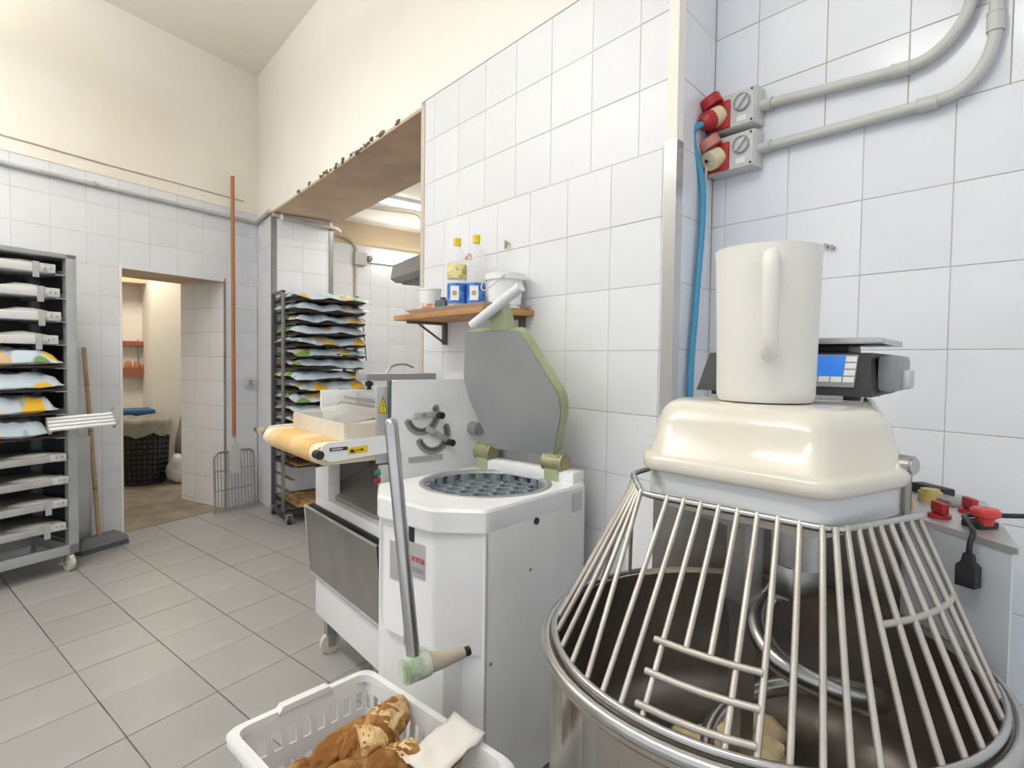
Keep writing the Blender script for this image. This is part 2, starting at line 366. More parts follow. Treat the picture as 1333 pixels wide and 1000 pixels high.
guard('trim_4', [(CX-.005, OY1-.005), (CX+.03, OY1-.005), (CX+.03, OY1+.03), (CX-.005, OY1+.03)], 0, 2.38, STEEL_D, 'grey steel corner guard behind the tray rack')
guard('trim_5', [(OX-.07, OY1-.005), (OX-.035, OY1-.005), (OX-.035, OY1+.03), (OX-.07, OY1+.03)], 0, 2.37, STEEL_D, 'grey steel edge strip at the inner side of the tiled pillar')
# ---- wall_right
b = B(); b.bx(RX+.0015, RX+.3, -2.4, 1.069, 0, HC)
wr = struct(b.obj('wall_right', GROUT, smooth=0), 'white tiled wall behind the dough mixer')
b = B(); b.bx(RX+.0012, RX+.02, -1.6, 1.064, 1.8793, 3.0); b.obj('ochre_joints', GROUT_O, wr, 0)
tiles(wr, (RX, 0, 0), (0, 1, 0), (-1, 0, 0), [(-1.2, 1.064, 1.8793, 3.0)], .7193, 1.0793, TILE)
tiles(wr, (RX, 0, 0), (0, 1, 0), (-1, 0, 0), [(-1.2, 1.064, 0, 1.8793)], .6176, 1.0793, TILE)
b = B(); b.bx(RX-.002, RX+.02, -2.4, 1.064, 3.0, HC); b.obj('plaster', PLASTER_W, wr, 0)
# ---- ceiling, kitchen beyond, corridor beyond
b = B(); b.bx(-3.2, RX+.3, -2.4, 5.6, HC, HC+.1); struct(b.obj('ceiling', PLASTER, smooth=0), 'cream plaster ceiling')
b = B(); b.bx(OX-.04, 5.2, 5.6, 5.75, 0, 2.75); wk = struct(b.obj('wall_kitchen', mat('plaster_tan', (.82, .68, .49), .9, var=((.74, .57, .37), 1.2, .45, .75)), smooth=0), 'wall of the next room, white below and cream above')
b = B(); b.bx(OX-.04, 5.2, 5.5895, 5.6, 0, 2.39); b.obj('tile_bed', GROUT, wk, 0)
tiles(wk, (0, 5.588, 0), (1, 0, 0), (0, -1, 0), [(OX-.04, 3.9, .4, 2.39)], 2.06, .59, TILE_C)
b = B(); b.bx(5.05, 5.2, 1.1, 5.6, 0, 2.75); struct(b.obj('wall_kitchen_side', PLASTER_W, smooth=0), 'side wall of the next room')
b = B(); b.bx(OX, 5.2, 1.1, 5.75, 2.62, 2.74); struct(b.obj('ceiling_kitchen', PLASTER_W, smooth=0), 'pale ceiling of the next room')
b = B(); b.bx(-.8, 2.6, 7.75, 7.9, 0, 2.7); struct(b.obj('wall_corridor', PLASTER_W, smooth=0), 'pale end wall of the corridor behind the doorway')
b = B(); b.bx(.90, 2.4, 7.0, 7.75, 0, 2.7); struct(b.obj('wall_corridor_pier', PLASTER, smooth=0), 'cream pier in the corridor behind the doorway')
b = B(); b.bx(-.8, -.7, 5.2, 7.9, 0, 2.7); struct(b.obj('wall_corridor_side', PLASTER_W, smooth=0), 'side wall of the corridor')
b = B(); b.loft([[L(-.8, WT, z), L(2.2, WT, z), V(2.6, 7.9, z), V(-.8, 7.9, z)] for z in (2.6, 2.7)]); struct(b.obj('ceiling_corridor', PLASTER_W, smooth=0), 'corridor ceiling behind the doorway')
b = B(); b.bx(.3, 1.0, 7.4, 7.74, 2.02, 2.12); b.obj('corridor_beam', SOFFIT, bpy.data.objects['wall_corridor'], 0)
# ================================================================ SPIRAL MIXER (local x = back, y = towards the rounder)
RIM = .80; RB = .308
mx = thing('spiral_mixer', 'large spiral dough mixer with cream head, wire guard and steel bowl', 'mixer', (.847, .468, 0), math.atan2(-.22, .975))
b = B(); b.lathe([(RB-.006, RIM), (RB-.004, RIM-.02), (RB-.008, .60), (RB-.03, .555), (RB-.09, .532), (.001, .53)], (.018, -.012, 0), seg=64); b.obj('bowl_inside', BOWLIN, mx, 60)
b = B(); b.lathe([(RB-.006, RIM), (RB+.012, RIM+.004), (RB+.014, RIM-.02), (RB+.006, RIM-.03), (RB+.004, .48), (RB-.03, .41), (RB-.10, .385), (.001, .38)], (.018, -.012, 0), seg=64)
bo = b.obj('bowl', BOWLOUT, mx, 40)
b = B(); b.tube([(.018+(RB+.012)*math.cos(a), -.012+(RB+.012)*math.sin(a), RIM-.004) for a in [k*2*PI/64 for k in range(64)]], .009, 8, closed=True); b.obj('bowl_rim', STEEL, bo, 60)
b = B(); b.prism(rpoly([(-.26, -.24), (.76, -.24), (.76, .28), (-.26, .28)], .12), .03, .37); b.obj('base', ENAMEL, mx)
b = B(); b.prism(rpoly([(.445, .0), (.405, -.02), (.356, -.208), (.655, -.03), (.74, .12), (.62, .45), (.20, .425)], .010, 3), .03, .955); b.obj('column', mat('column_paint', (.62, .66, .69), .3, var=((.56, .60, .63), 3, .4, .7)), mx)
for x, y in ((-.2, -.18), (-.2, .22), (.68, -.18), (.68, .22)):
    b = B(); b.cyl((x, y, 0), (x, y, .035), .03); b.obj('foot', BLACK, mx)
b = B(); b.bx(.47, .60, .13, .27, .95, 1.05, .01); b.obj('neck', ENAMEL_D, mx)
b = B(); b.prism([(.180, .412), (.448, -.008), (.458, .0), (.192, .424)], .40, 1.03); b.obj('bowl_shield', BOWLIN, mx, 0)
b = B(); b.prism([(.148, .468), (.182, .410), (.20, .420), (.166, .478)], .40, .93); b.obj('shield_edge', ENAMEL, mx, 0)
# control panel plate and its controls
b = B(); b.prism(rpoly([(.412, .008), (.350, -.216), (.660, -.034), (.72, .10), (.70, .14), (.45, .12)], .006), .955, .965)
cp = b.obj('control_panel', ALU, mx); cp['label'] = 'aluminium control panel with red knobs'
b = B(); b.cyl((.455, .008, .965), (.455, .008, .978), .014); b.lathe([(.013, .978), (.011, .987), (.001, .992)], (.455, .008, 0), 12); b.obj('indicator_lamp', ORANGE, cp)
b = B(); b.cyl((.56, .018, .965), (.56, .018, .985), .021); b.cyl((.56, .018, .985), (.56, .018, .99), .017); b.obj('push_button', mat('dull_yellow', (.62, .50, .18), .5), cp)
def knob(x, y, rz):
    b = B(); b.cyl((x, y, .965), (x, y, .972), .018); b.box((x, y, .983), (.037, .012, .021), rz, .004); b.obj('selector_knob', RED, cp)
knob(.437, -.062, 1.0); knob(.53, -.066, .9)
b = B(); b.box((.575, .0, .971), (.05, .075, .012), -.3, .004); b.obj('switch_bezel', STEEL_D, cp)
b = B(); b.box((.63, .05, .975), (.03, .08, .02), -.3, .004); b.obj('switch_bezel', DGREY, cp)
b = B(); b.box((.436, -.125, .970), (.042, .034, .012), -.2, .003); b.obj('stop_base', DGREY, cp)
b = B(); b.lathe([(.011, .972), (.014, .984), (.021, .988), (.0215, .996), (.018, 1.0), (.001, 1.001)], (.43, -.135, 0), 20); b.obj('stop_button', mat('stop_red', (.60, .05, .04), .35), cp)
# head: metal band, cream cover
LIP = [(-.106, .105), (-.015, .212), (.14, .235), (.60, .235), (.60, .12), (.17, -.160), (-.035, -.174)]
def off(poly, k, c=(.22, .03)): return [(c[0]+(x-c[0])*k, c[1]+(y-c[1])*k) for x, y in poly]
def inset(poly, d):
    n = len(poly); out = []
    for i in range(n):
        p = Vector(poly[i]); a = (p-Vector(poly[i-1])).normalized(); c = (Vector(poly[(i+1) % n])-p).normalized()
        na = V(a.y, -a.x); nc = V(c.y, -c.x); q = (na+nc); q = q/max(q.length_squared/2, .35); out.append(tuple(p+q*d))
    return out
LIPs = rpoly(LIP, .03, 3)
sgn = 1
t_ = inset(LIP, .01)
import itertools
area2 = sum(LIP[i-1][0]*LIP[i][1]-LIP[i][0]*LIP[i-1][1] for i in range(len(LIP)))
if area2 > 0: sgn = -1          # inset() pushes to the right of travel; flip for counter-clockwise outlines
def ins(d): return rpoly(inset(LIP, sgn*d), .03, 3)
b = B(); b.prism(ins(.012), 1.022, 1.070); b.obj('head_band', mat('band_paint', (.62, .635, .63), .35, var=((.33, .33, .31), 16, .62, .72)), mx)
b = B(); b.prism(ins(.03), 1.004, 1.022); b.obj('head_underside', CREAM, mx)
rings = []
for d, z in ((.004, 1.064), (.0, 1.068), (.0, 1.083), (.004, 1.088), (.012, 1.093), (.026, 1.145), (.034, 1.160), (.044, 1.170), (.056, 1.176)):
    rings.append([(x, y, z) for x, y in ins(d)])
b = B(); b.loft(rings); b.obj('head_cover', CREAM, mx, 50)
# breaker bar, spiral
b = B(); b.bx(-.02, .12, -.01, .065, .985, 1.006, .003); b.obj('tool_plate', STEEL_F, mx)
b = B(); b.loft([[(.045, .027, z), (.079, .019, z), (.079, .057, z), (.045, .065, z)] for z in (1.0, .84)]+[[(.05, .031, z), (.074, .025, z), (.074, .053, z), (.05, .060, z)] for z in (.80, .545)]); b.obj('breaker_bar', STEEL_D, mx, 0)
sx, sy = .125, -.012
b = B(); b.cyl((sx, sy, 1.0), (sx, sy, .985), .055, seg=24); b.cyl((sx, sy, .985), (sx, sy, .91), .042, seg=24); b.obj('spindle', STEEL, mx)
b = B(); b.bx(sx-.045, sx+.035, sy-.02, sy+.02, .86, .915, .006); b.obj('hook_clamp', STEEL, mx)
sp = [(sx, sy, .90), (sx-.02, sy+.02, .865)]
for k in range(30):
    t = k/29; a = 2.2+t*6.6; r = .105+.03*t
    sp.append((sx+r*math.cos(a)*min(1, .35+t*3), sy+r*math.sin(a)*min(1, .35+t*3), .85-.29*t))
b = B(); b.tube(catmull(sp, 3), .017, 10); b.obj('spiral_hook', STEEL, mx, 60)
# wire guard
TOPZ = 1.026; RZ = .809; RR = .307
TL, TF, TR, TB = V(-.022, .238), V(-.115, .096), V(-.020, -.172), V(.155, -.180)
gd = B()
top = [V(.06, .262, TOPZ+.004), V(TL.x, TL.y, TOPZ), V(TF.x, TF.y, TOPZ), V(TR.x, TR.y, TOPZ), V(TB.x, TB.y, TOPZ+.002)]
def rnd3(P, r=.025):
    o = [P[0]]
    for i in range(1, len(P)-1):
        p = P[i]; A = p+(P[i-1]-p).normalized()*r; C = p+(P[i+1]-p).normalized()*r
        o += [A*(1-t)**2+p*2*t*(1-t)+C*t*t for t in (0, .25, .5, .75, 1)]
    return o+[P[-1]]
gd.tube(rnd3(top), .0055, 8); gr = gd.obj('guard_top_bar', STEEL, mx, 60); gr['label'] = 'wire bowl guard'
def ring(deg, r=RR): a = math.radians(deg); return V(.018-r*math.cos(a), -.012+r*math.sin(a), RZ)
b = B(); b.tube([ring(97-k*225/60) for k in range(61)], .0055, 8); b.obj('guard_ring', STEEL, mx, 60)
bars = []
for k, ang in enumerate([1.5, 10, 19, 29, 39, 49, 61, 75, 90]):
    t = (k+.6)/9.2; p = TF.lerp(TL, t); bars.append((V(p.x, p.y, TOPZ), ang))
for k in range(9):
    y = .052-.0262*k; t = (y-TF.y)/(TR.y-TF.y); p = TF.lerp(TR, t); bars.append((V(p.x, p.y, TOPZ), -5.0-6.2*k))
for k, ang in enumerate([-60, -66, -73, -80, -87, -94, -102, -111, -121]):
    t = k/8.3; p = TR.lerp(TB, t); bars.append((V(p.x, p.y, TOPZ), ang))
BARS = []
for p, ang in bars:
    q = ring(ang, RR-.004); d = q-p; BARS.append((p, q))
for k, (p, q) in enumerate(BARS):
    e = q
    if k in (12, 13): e = p.lerp(q, .70)       # hatch: two bars stop at the cross bar
    b = B(); b.tube([p+V(0, 0, .004), p.lerp(q, .04)+V(0, 0, .002), e], .0041, 8); b.obj('guard_bar', BARM, mx, 60)
def cross(t, k0, k1):
    P = [BARS[k][0].lerp(BARS[k][1], t)+V(-.002, 0, .004) for k in range(k0, k1+1)]
    b = B(); b.tube([P[0]+(P[0]-P[1])*.3]+P[1:-1]+[P[-1]], .0046, 8); b.obj('guard_cross_bar', BARM, mx, 60)
cross(.70, 11, 15); cross(.835, 11, 15); cross(.965, 11, 15)
P = [BARS[k][0].lerp(BARS[k][1], .45) for k in range(4, 9)]; b = B(); b.tube(P, .0046, 8); b.obj('guard_cross_bar', BARM, mx, 60)
P = [BARS[k][0].lerp(BARS[k][1], .45) for k in range(20, 27)]; b = B(); b.tube(P, .0046, 8); b.obj('guard_cross_bar', BARM, mx, 60)
for y, s in ((-.125, -1), (.24, 1)):
    b = B(); b.cyl((.178, y, 1.093), (.178, y+s*.030, 1.093), .0145, seg=20); b.cyl((.178, y+s*.030, 1.093), (.178, y+s*.033, 1.093), .012, seg=20); b.obj('hinge_knob', STEEL, mx)
    b = B(); b.bx(.171, .185, y+s*.022-.003, y+s*.022+.003, TOPZ-.01, 1.093, .002); b.obj('hinge_arm', STEEL_D, mx)
# dough in the bowl
def lump(name, c, r, m, lab, cat, group, seed, sq=(1, 1, .7), parent=None, amp=.35, freq=1.6, sub=3, rot=0):
    b = B(); bmesh.ops.create_icosphere(b.bm, subdivisions=sub, radius=1)
    for v in b.bm.verts:
        n = mnoise.noise(v.co*freq+V(seed*3.1, seed*1.7, 0))+.5*mnoise.noise(v.co*freq*2.3+V(0, seed*2.3, seed))
        v.co = v.co*(1+amp*n); v.co = V(v.co.x*sq[0]*r, v.co.y*sq[1]*r, max(v.co.z, -.75)*sq[2]*r)
    o = b.obj(name, m, parent, 70, c, rot)
    if lab: tag(o, lab, cat, group)
    return o
Mm = Matrix.Translation((.847, .468, 0)) @ Matrix.Rotation(math.atan2(-.22, .975), 4, 'Z')
for k, (x, y, z, r) in enumerate([(-.02, .11, .556, .04), (.02, .12, .556, .038), (.05, .10, .556, .04), (.10, .09, .565, .05), (.135, .075, .565, .055), (.10, .03, .562, .045), (-.05, .08, .553, .032)]):
    lump('dough_lump', Mm @ V(x, y, z), r, DOUGH, 'torn lump of pale yellow dough lying in the mixer bowl', 'dough', 'dough lumps in the mixer bowl', k+1)
# ---- jug and scale on the head
def mp(x, y, z): return Mm @ V(x, y, z)
jg = thing('measuring_jug', 'tall translucent plastic jug standing on the mixer head', 'jug', mp(.085, .03, 1.1765), math.radians(0))
b = B(); b.lathe([(.001, .004), (.066, .004), (.072, .002), (.076, .012), (.0780, .12), (.081, .238), (.082, .25), (.0797, .25), (.077, .236), (.0745, .12), (.072, .014), (.001, .012)], seg=40)
for v in b.bm.verts:      # pouring lip
    if v.co.z > .225 and v.co.y > .03: v.co.y *= 1+.05*(v.co.z-.225)/.025*max(0, v.co.y/.085)**3
b.obj('jug_body', JUGM, jg, 50)
b = B(); b.tube(catmull([(-.070, -.042, .222), (-.098, -.055, .222), (-.113, -.062, .205), (-.112, -.062, .15), (-.104, -.058, .095), (-.088, -.05, .078), (-.068, -.042, .084)], 5), .0125, 10); b.obj('handle', JUGM, jg, 60)
b = B(); b.box((-.079, -.047, .212), (.004, .006, .014), .5, .001); b.obj('stain', mat('brown_residue', (.28, .17, .08), .7), jg)
sc = thing('weighing_scale', 'black digital weighing scale with blue display and steel pan', 'scale', mp(.325, .155, 1.1765), math.radians(10))
# local scale frame: x = back, y = left as seen
b = B(); b.loft([[(-.13, -.155, .008), (.13, -.155, .008), (.13, .155, .008), (-.13, .155, .008)], [(-.125, -.152, .02), (.13, -.155, .02), (.13, .155, .02), (-.125, .152, .02)], [(-.088, -.145, .085), (.13, -.15, .085), (.13, .15, .085), (-.088, .145, .085)]]); b.obj('scale_body', DGREY, sc, 0)
b = B(); b.bx(-.06, .09, -.185, -.15, .015, .082, .012); b.obj('side_housing', MGREY, sc)
b = B(); b.bx(-.03, .03, -.198, -.182, .02, .055, .005); b.obj('side_latch', ALU, sc)
b = B(); b.bx(-.03, .09, -.10, .10, .085, .10, .004); b.obj('pan_support', BLACK, sc)
b = B(); b.bx(-.10, .14, -.165, .12, .100, .112, .004); b.obj('weighing_pan', STEEL, sc)
for x, y in ((-.1, -.12), (-.1, .12), (.1, -.12), (.1, .12)):
    b = B(); b.cyl((x, y, 0), (x, y, .012), .014); b.obj('foot', BLACK, sc)
nrm = V(-.065, 0, .037-.02).normalized()
fa = frame(V(-.1075, -.085, .052), (0, -1, 0), (.037, 0, .065))      # sloping front panel: x right, y up
def onface(b, x0, x1, y0, y1, d=.0012): b.loft([[fa @ V(x0, y0, z), fa @ V(x1, y0, z), fa @ V(x1, y1, z), fa @ V(x0, y1, z)] for z in (-.001, d)]); return b
b = B(); onface(b, -.047, .042, -.033, .033, .0015); b.obj('display_frame', MGREY, sc, 0)
b = B(); onface(b, -.044, .022, -.012, .030, .0022); b.obj('display', SCREEN, sc, 0)
for k, (x0, y0) in enumerate([(.0235, .018), (.0235, .004), (.0235, -.010), (.0235, -.024), (.004, -.024), (-.0155, -.024), (-.035, -.024), (.004, -.0315), (.0235, -.0315)][:7]):
    b = B(); onface(b, x0, x0+.017, y0, y0+.011, .0026); b.obj('key', WHITEP, sc, 0)
b = B(); onface(b, .058-.13, .058-.105, -.01, .03, .002); b.obj('badge', DGREY, sc, 0)
# ---- power cord hanging over the panel
pc = thing('plug_lead', 'black power cord with plug hanging over the control panel', 'lead', mp(.36, -.15, .89))
def rel(p): return mp(*p)-mp(.36, -.15, .89)
b = B(); b.tube(catmull([rel(p) for p in [(.66, -.42, 1.03), (.60, -.30, 1.005), (.50, -.16, .985), (.44, -.105, .98), (.40, -.125, .978), (.365, -.148, .972), (.352, -.15, .955), (.352, -.149, .935)]], 5), .0042, 8); b.obj('cable', BLACK, pc, 60)
b = B(); b.loft([[rel((.352+dx*s, -.149+dy*s, z)) for dx, dy in ((-.010, -.014), (.010, -.014), (.010, .014), (-.010, .014))] for s, z in ((.45, .938), (.6, .925), (1, .918), (1, .885))]); b.obj('plug', BLACK, pc, 30)
# ================================================================ SOCKETS, CONDUITS ON THE RIGHT WALL
def socket(z, lab, plugged):
    t = thing('industrial_socket', lab, 'socket', (RX, .972, z), 0)
    b = B(); b.box((-.027, 0, 0), (.054, .158, .112), bev=.006); b.obj('housing', LGREY, t)
    b = B(); b.box((-.056, 0, 0), (.006, .150, .104), bev=.002); b.obj('cover', LGREY, t)
    for y in (-.068, .068):
        for zz in (-.045, .045):
            b = B(); b.cyl((-.0585, y, zz), (-.0605, y, zz), .0035, seg=8); b.obj('screw', BLACK, t)
    b = B(); b.box((-.063, .036, -.008), (.010, .072, .084), bev=.003); f = b.obj('red_flange', RED, t)
    ax = V(-.75, .25, -.42).normalized(); c0 = V(-.062, .036, -.004)
    b = B(); b.cyl(c0, c0+ax*.042, .031, .029, 24); b.obj('collar', IVORY, t)
    b = B(); b.cyl(c0+V(-.012, .012, .028), c0+V(-.020, .024, .052), .032, .034, 24); b.cyl(c0+V(-.020, .024, .052), c0+V(-.022, .026, .055), .030, .028, 24); b.obj('flap_lid', REDP if not plugged else RED, t)
    b = B(); b.cyl((-.058, -.038, .014), (-.063, -.038, .014), .024, seg=24); s = b.obj('rotary_switch', LGREY, t)
    b = B(); b.tube([(-.064, -.038+.024*math.cos(a), .014+.024*math.sin(a)) for a in [k*2*PI/24 for k in range(24)]], .0028, 6, closed=True); b.obj('dial_ring', MGREY, s)
    b = B(); b.box((-.068, -.038, .014), (.012, .010, .044), bev=.003, rot=Matrix.Rotation(.7, 3, 'X')); b.obj('dial_grip', LGREY, s)
    b = B(); b.box((-.0592, -.036, -.032), (.001, .030, .016)); b.obj('rating_label', WHITEP, t, 0)
    if plugged:
        b = B(); b.cyl(c0+ax*.036, c0+ax*.058, .030, .028, 20); b.cyl(c0+ax*.058, c0+ax*.075, .026, .014, 20); b.obj('plug', RED, t)
    else:
        for k in range(2):
            b = B(); b.box(c0+ax*.043+V(0, .016*k-.010, .004), (.003, .010, .010)); b.obj('contact_hole', BLACK, t, 0)
    return t, c0+ax*.075
t1, e1 = socket(2.012, 'grey industrial socket with red plug and blue cable in it', True)
t2, e2 = socket(1.885, 'grey industrial socket with nothing but its red flap open', False)
def conduit(pts, lab, r=.014, m=CONDUIT):
    o0 = V(*pts[0]); t = thing('conduit_pipe', lab, 'pipe', o0); P = [V(*p)-o0 for p in pts]
    path = [P[0], P[1]]+catmull(P[1:-1], 5)[1:]+[P[-1]]
    b = B(); b.tube(path, r, 12); b.obj('pipe', m, t, 60)
    for p, q in ((P[0], P[1]), (P[1], P[0]), (P[-2], P[-1])):
        d = (q-p).normalized(); b = B(); b.cyl(p-d*.012, p+d*.028, r*1.22, seg=14); b.tube([p+d*.028, p+d*.031], r*1.3, 14); b.obj('coupling', m, t, 60)
    return t
cz = RX-.022
conduit([(cz, .890, 2.012), (cz, .520, 1.982), (cz, .470, 1.990), (cz, .425, 2.022), (cz, .398, 2.065), (cz, .388, 2.11), (cz, .386, 2.95)], 'grey conduit leading from the upper socket and bending up the wall')
conduit([(cz, .890, 1.885), (cz, .460, 1.878), (cz, .405, 1.888), (cz, .365, 1.928), (cz, .348, 1.975), (cz, .345, 2.01), (cz, .345, 2.95)], 'grey conduit leading from the lower socket and bending up the wall')
b = B(); b.cyl((RX-.02, .33, 2.14), (RX, .33, 2.14), .035, seg=20); tag(b.obj('blanking_plate', CONDUIT), 'round grey cap on the wall beside the rising conduits', 'cap')
p0 = V(RX, .972, 2.012)+e1
b = B(); b.tube(catmull([p0-(p0-V(1.7, .97, 2.0))*.05, p0+V(-.012, .012, -.012), p0+V(-.016, .020, -.05), (1.60, 1.032, 1.76), (1.566, 1.026, 1.42), (1.536, 1.02, 1.16), (1.53, 1.0, .9), (1.53, .95, .4), (1.52, .8, .1)], 6), .0105, 10)
tag(b.obj('power_cable', BLUE, None, 60), 'light blue power cable hanging down the tiled recess', 'cable')
b = B(); b.tube(catmull([V(RX, .972, 1.885)+e2*.8+V(.02, 0, 0), (1.618, 1.028, 1.86), (1.616, 1.036, 1.8), (1.605, 1.034, 1.6), (1.56, 1.026, 1.2), (1.56, 1.0, .5)], 6), .004, 8)
tag(b.obj('power_cable', IVORY, None, 60), 'thin ivory cable running beside the blue cable', 'cable')
for k, (y, z) in enumerate(((.702, 1.569), (.686, 1.563))):
    b = B(); b.cyl((RX-.012, y, z), (RX, y, z), .005, seg=10); b.cyl((RX-.014, y, z), (RX-.012, y, z), .007, seg=10); tag(b.obj('wall_screw', STEEL_D), 'small screw left in the tile above the weighing scale', 'screw', 'screws above the scale')
# ================================================================ DIVIDER-ROUNDER (local x = front, y = right/near)
RO = V(1.101, 1.4715, 0); RZr = math.atan2(-.178, -.984)
Mr = Matrix.Translation(RO) @ Matrix.Rotation(RZr, 4, 'Z')
rn = thing('dough_divider', 'white dough divider rounder with round cup die and raised lid', 'machine', RO, RZr)
OUT = [(-.225, .234), (.245, .234), (.335, .116), (.335, -.116), (.245, -.234), (-.225, -.234)]
OUTn = [(-.225, .232), (.238, .232), (.318, .108), (.318, -.108), (.238, -.232), (-.225, -.232)]
DR = .212
def ringpts(poly, n, r):
    """outline sampled at n angles + circle of radius r, for a top plate with a round hole"""
    o, c = [], []
    for k in range(n):
        a = 2*PI*(k+.5)/n; d = V(math.cos(a), math.sin(a)); best = 9
        for i in range(len(poly)):
            p, q = Vector(poly[i]), Vector(poly[(i+1) % len(poly)]); e = q-p; den = d.x*e.y-d.y*e.x
            if abs(den) < 1e-9: continue
            t = (p.x*e.y-p.y*e.x)/den; s_ = (p.x*d.y-p.y*d.x)/den
            if t > 0 and -1e-6 <= s_ <= 1+1e-6: best = min(best, t)
        o.append((d.x*best, d.y*best)); c.append((d.x*r, d.y*r))
    return o, c
PO = rpoly(OUT, .012, 3)
o_, c_ = ringpts(PO, 288, DR)
b = B()
rg = [[(x*.995, y*.995, .782) for x, y in o_], [(x, y, .786) for x, y in o_], [(x, y, .838) for x, y in o_], [(x*.985, y*.985, .846) for x, y in o_], [(x, y, .848) for x, y in c_], [(x, y, .76) for x, y in c_]]
b.loft(rg, cap=False); b.obj('top_cover', ENAMEL, rn, 18)
b = B(); b.prism(rpoly([(-.225, .234), (.245, .234), (.245, .10), (.245, -.234), (-.225, -.234)], .012, 2), .02, .785); b.obj('cabinet', ENAMEL, rn)
b = B(); b.prism(rpoly(OUTn[1:5]+[(.2, -.2), (.2, .2)], .01, 2), .455, .784); b.obj('front_cover', ENAMEL, rn)
b = B(); b.prism(rpoly([(.2, .16), (.30, .13), (.30, -.13), (.2, -.16)], .01, 2), .02, .455); b.obj('foot_box', ENAMEL, rn)
b = B(); b.bx(.243, .2462, .230, .2352, .02, .784); b.obj('seam', mat('seam_grey', (.45, .45, .44), .6), rn, 0)
for x in (.17, -.17):
    for y in (.18, -.18):
        b = B(); b.cyl((x, y, 0), (x, y, .025), .03); b.obj('foot', BLACK, rn)
# die of hexagonal cups
b = B(); b.lathe([(DR, .848), (DR-.003, .851), (.192, .849), (.188, .84)], seg=64); b.obj('die_rim', PLATE, rn, 60)
b = B(); b.cyl((0, 0, .785), (0, 0, .79), .205, seg=48); b.obj('die_floor', mat('die_dark', (.10, .12, .13), .5), rn)
hr = .0345; hexes = []
for i in range(-4, 5):
    for j in range(-4, 5):
        x, y = hr*1.5*i, hr*math.sqrt(3)*(j+i/2)
        if math.hypot(x, y) < .166: hexes.append((x, y))
me = None
for x, y in hexes:
    if me is None:
        q = B(); h6 = [(math.cos(k*PI/3), math.sin(k*PI/3)) for k in range(6)]
        q.loft([[(a*hr*.98, c*hr*.98, .79) for a, c in h6], [(a*hr*.98, c*hr*.98, .822) for a, c in h6], [(a*hr*.84, c*hr*.84, .822) for a, c in h6], [(a*hr*.80, c*hr*.80, .79) for a, c in h6]], cap=False)
        o = q.obj('die_cup', CUPM, rn, 0); me = o.data; o.location = (x, y, 0)
    else: link('die_cup', me, None, rn, (x, y, 0))
for k in range(22):   # scalloped inner wall of the ring
    a = 2*PI*k/22
    b = B() if k == 0 else None
    if b:
        b.loft([[(-.008, -.018, z), (-.016, -.006, z), (-.016, .006, z), (-.008, .018, z), (.006, .022, z), (.006, -.022, z)] for z in (.79, .842)]); so = b.obj('die_segment', CUPM, rn, 0); sm_ = so.data
    else: so = link('die_segment', sm_, None, rn)
    so.location = (.195*math.cos(a), .195*math.sin(a), 0); so.rotation_euler = (0, 0, a)
# lid
LB, LT = V(-.185, 0, .925), V(-.06, 0, 1.335)
lu = (LT-LB).normalized(); lnrm = lu.cross(V(0, 1, 0)).normalized()
if lnrm.x < 0: lnrm = -lnrm
LEN = (LT-LB).length
def lid(y, h, d): return LB+lu*h+V(0, y-.005, 0)+lnrm*d
oct_ = [(-.135, 0), (.135, 0), (.198, .16), (.200, .215), (.085, LEN), (-.150, LEN), (-.205, .26), (-.198, .18)]
b = B(); b.loft([[lid(y, h, 0) for y, h in rpoly(oct_, .012, 2)], [lid(y, h, .006) for y, h in rpoly(oct_, .012, 2)]]); lp = b.obj('lid_plate', PLATE, rn, 30); lp['label'] = 'grey steel pressing plate'
big = [(y*1.03, h*1.01-.002) for y, h in oct_]
b = B(); b.loft([[lid(y, h, -.052) for y, h in rpoly([(y*.9, h*.96+.01) for y, h in oct_], .02, 3)], [lid(y, h, -.035) for y, h in rpoly(big, .02, 3)], [lid(y, h, 0) for y, h in rpoly(big, .02, 3)]]); b.obj('lid_casting', GREEN, rn, 30)
b = B(); b.loft([[lid(-.035+a, LEN-.03, d), lid(.035+a, LEN-.03, d), lid(.03+a, LEN+.06, d), lid(.018+a, LEN+.085, d), lid(-.018+a, LEN+.085, d), lid(-.03+a, LEN+.05, d)] for a, d in ((.0, -.045), (.0, .0))]); lb = b.obj('lid_bracket', GREEN, rn, 30)
b = B(); b.cyl(lid(-.085, LEN+.028, .03), lid(.115, LEN+.135, -.01), .017, seg=14); b.obj('lid_handle', mat('wrapped_handle', (.70, .71, .72), .35), lb)
b = B(); b.bx(-.235, -.17, -.20, .22, .84, .885, .008); b.obj('hinge_block', ENAMEL, rn)
for y0, y1 in ((.095, .175), (-.215, -.14)):
    b = B(); b.cyl((-.19, y0, .905), (-.19, y1, .905), .031, seg=20); b.cyl((-.19, y1, .905), (-.19, y1+.004, .905), .022, seg=20); b.obj('hinge_barrel', BRASS, rn)
    b = B(); b.loft([[(-.215, y, .845), (-.165, y, .845), (-.165, y, .93), (-.215, y, .93)] for y in (y0+.012, y1-.012)]); b.obj('hinge_lug', GREEN, rn, 0)
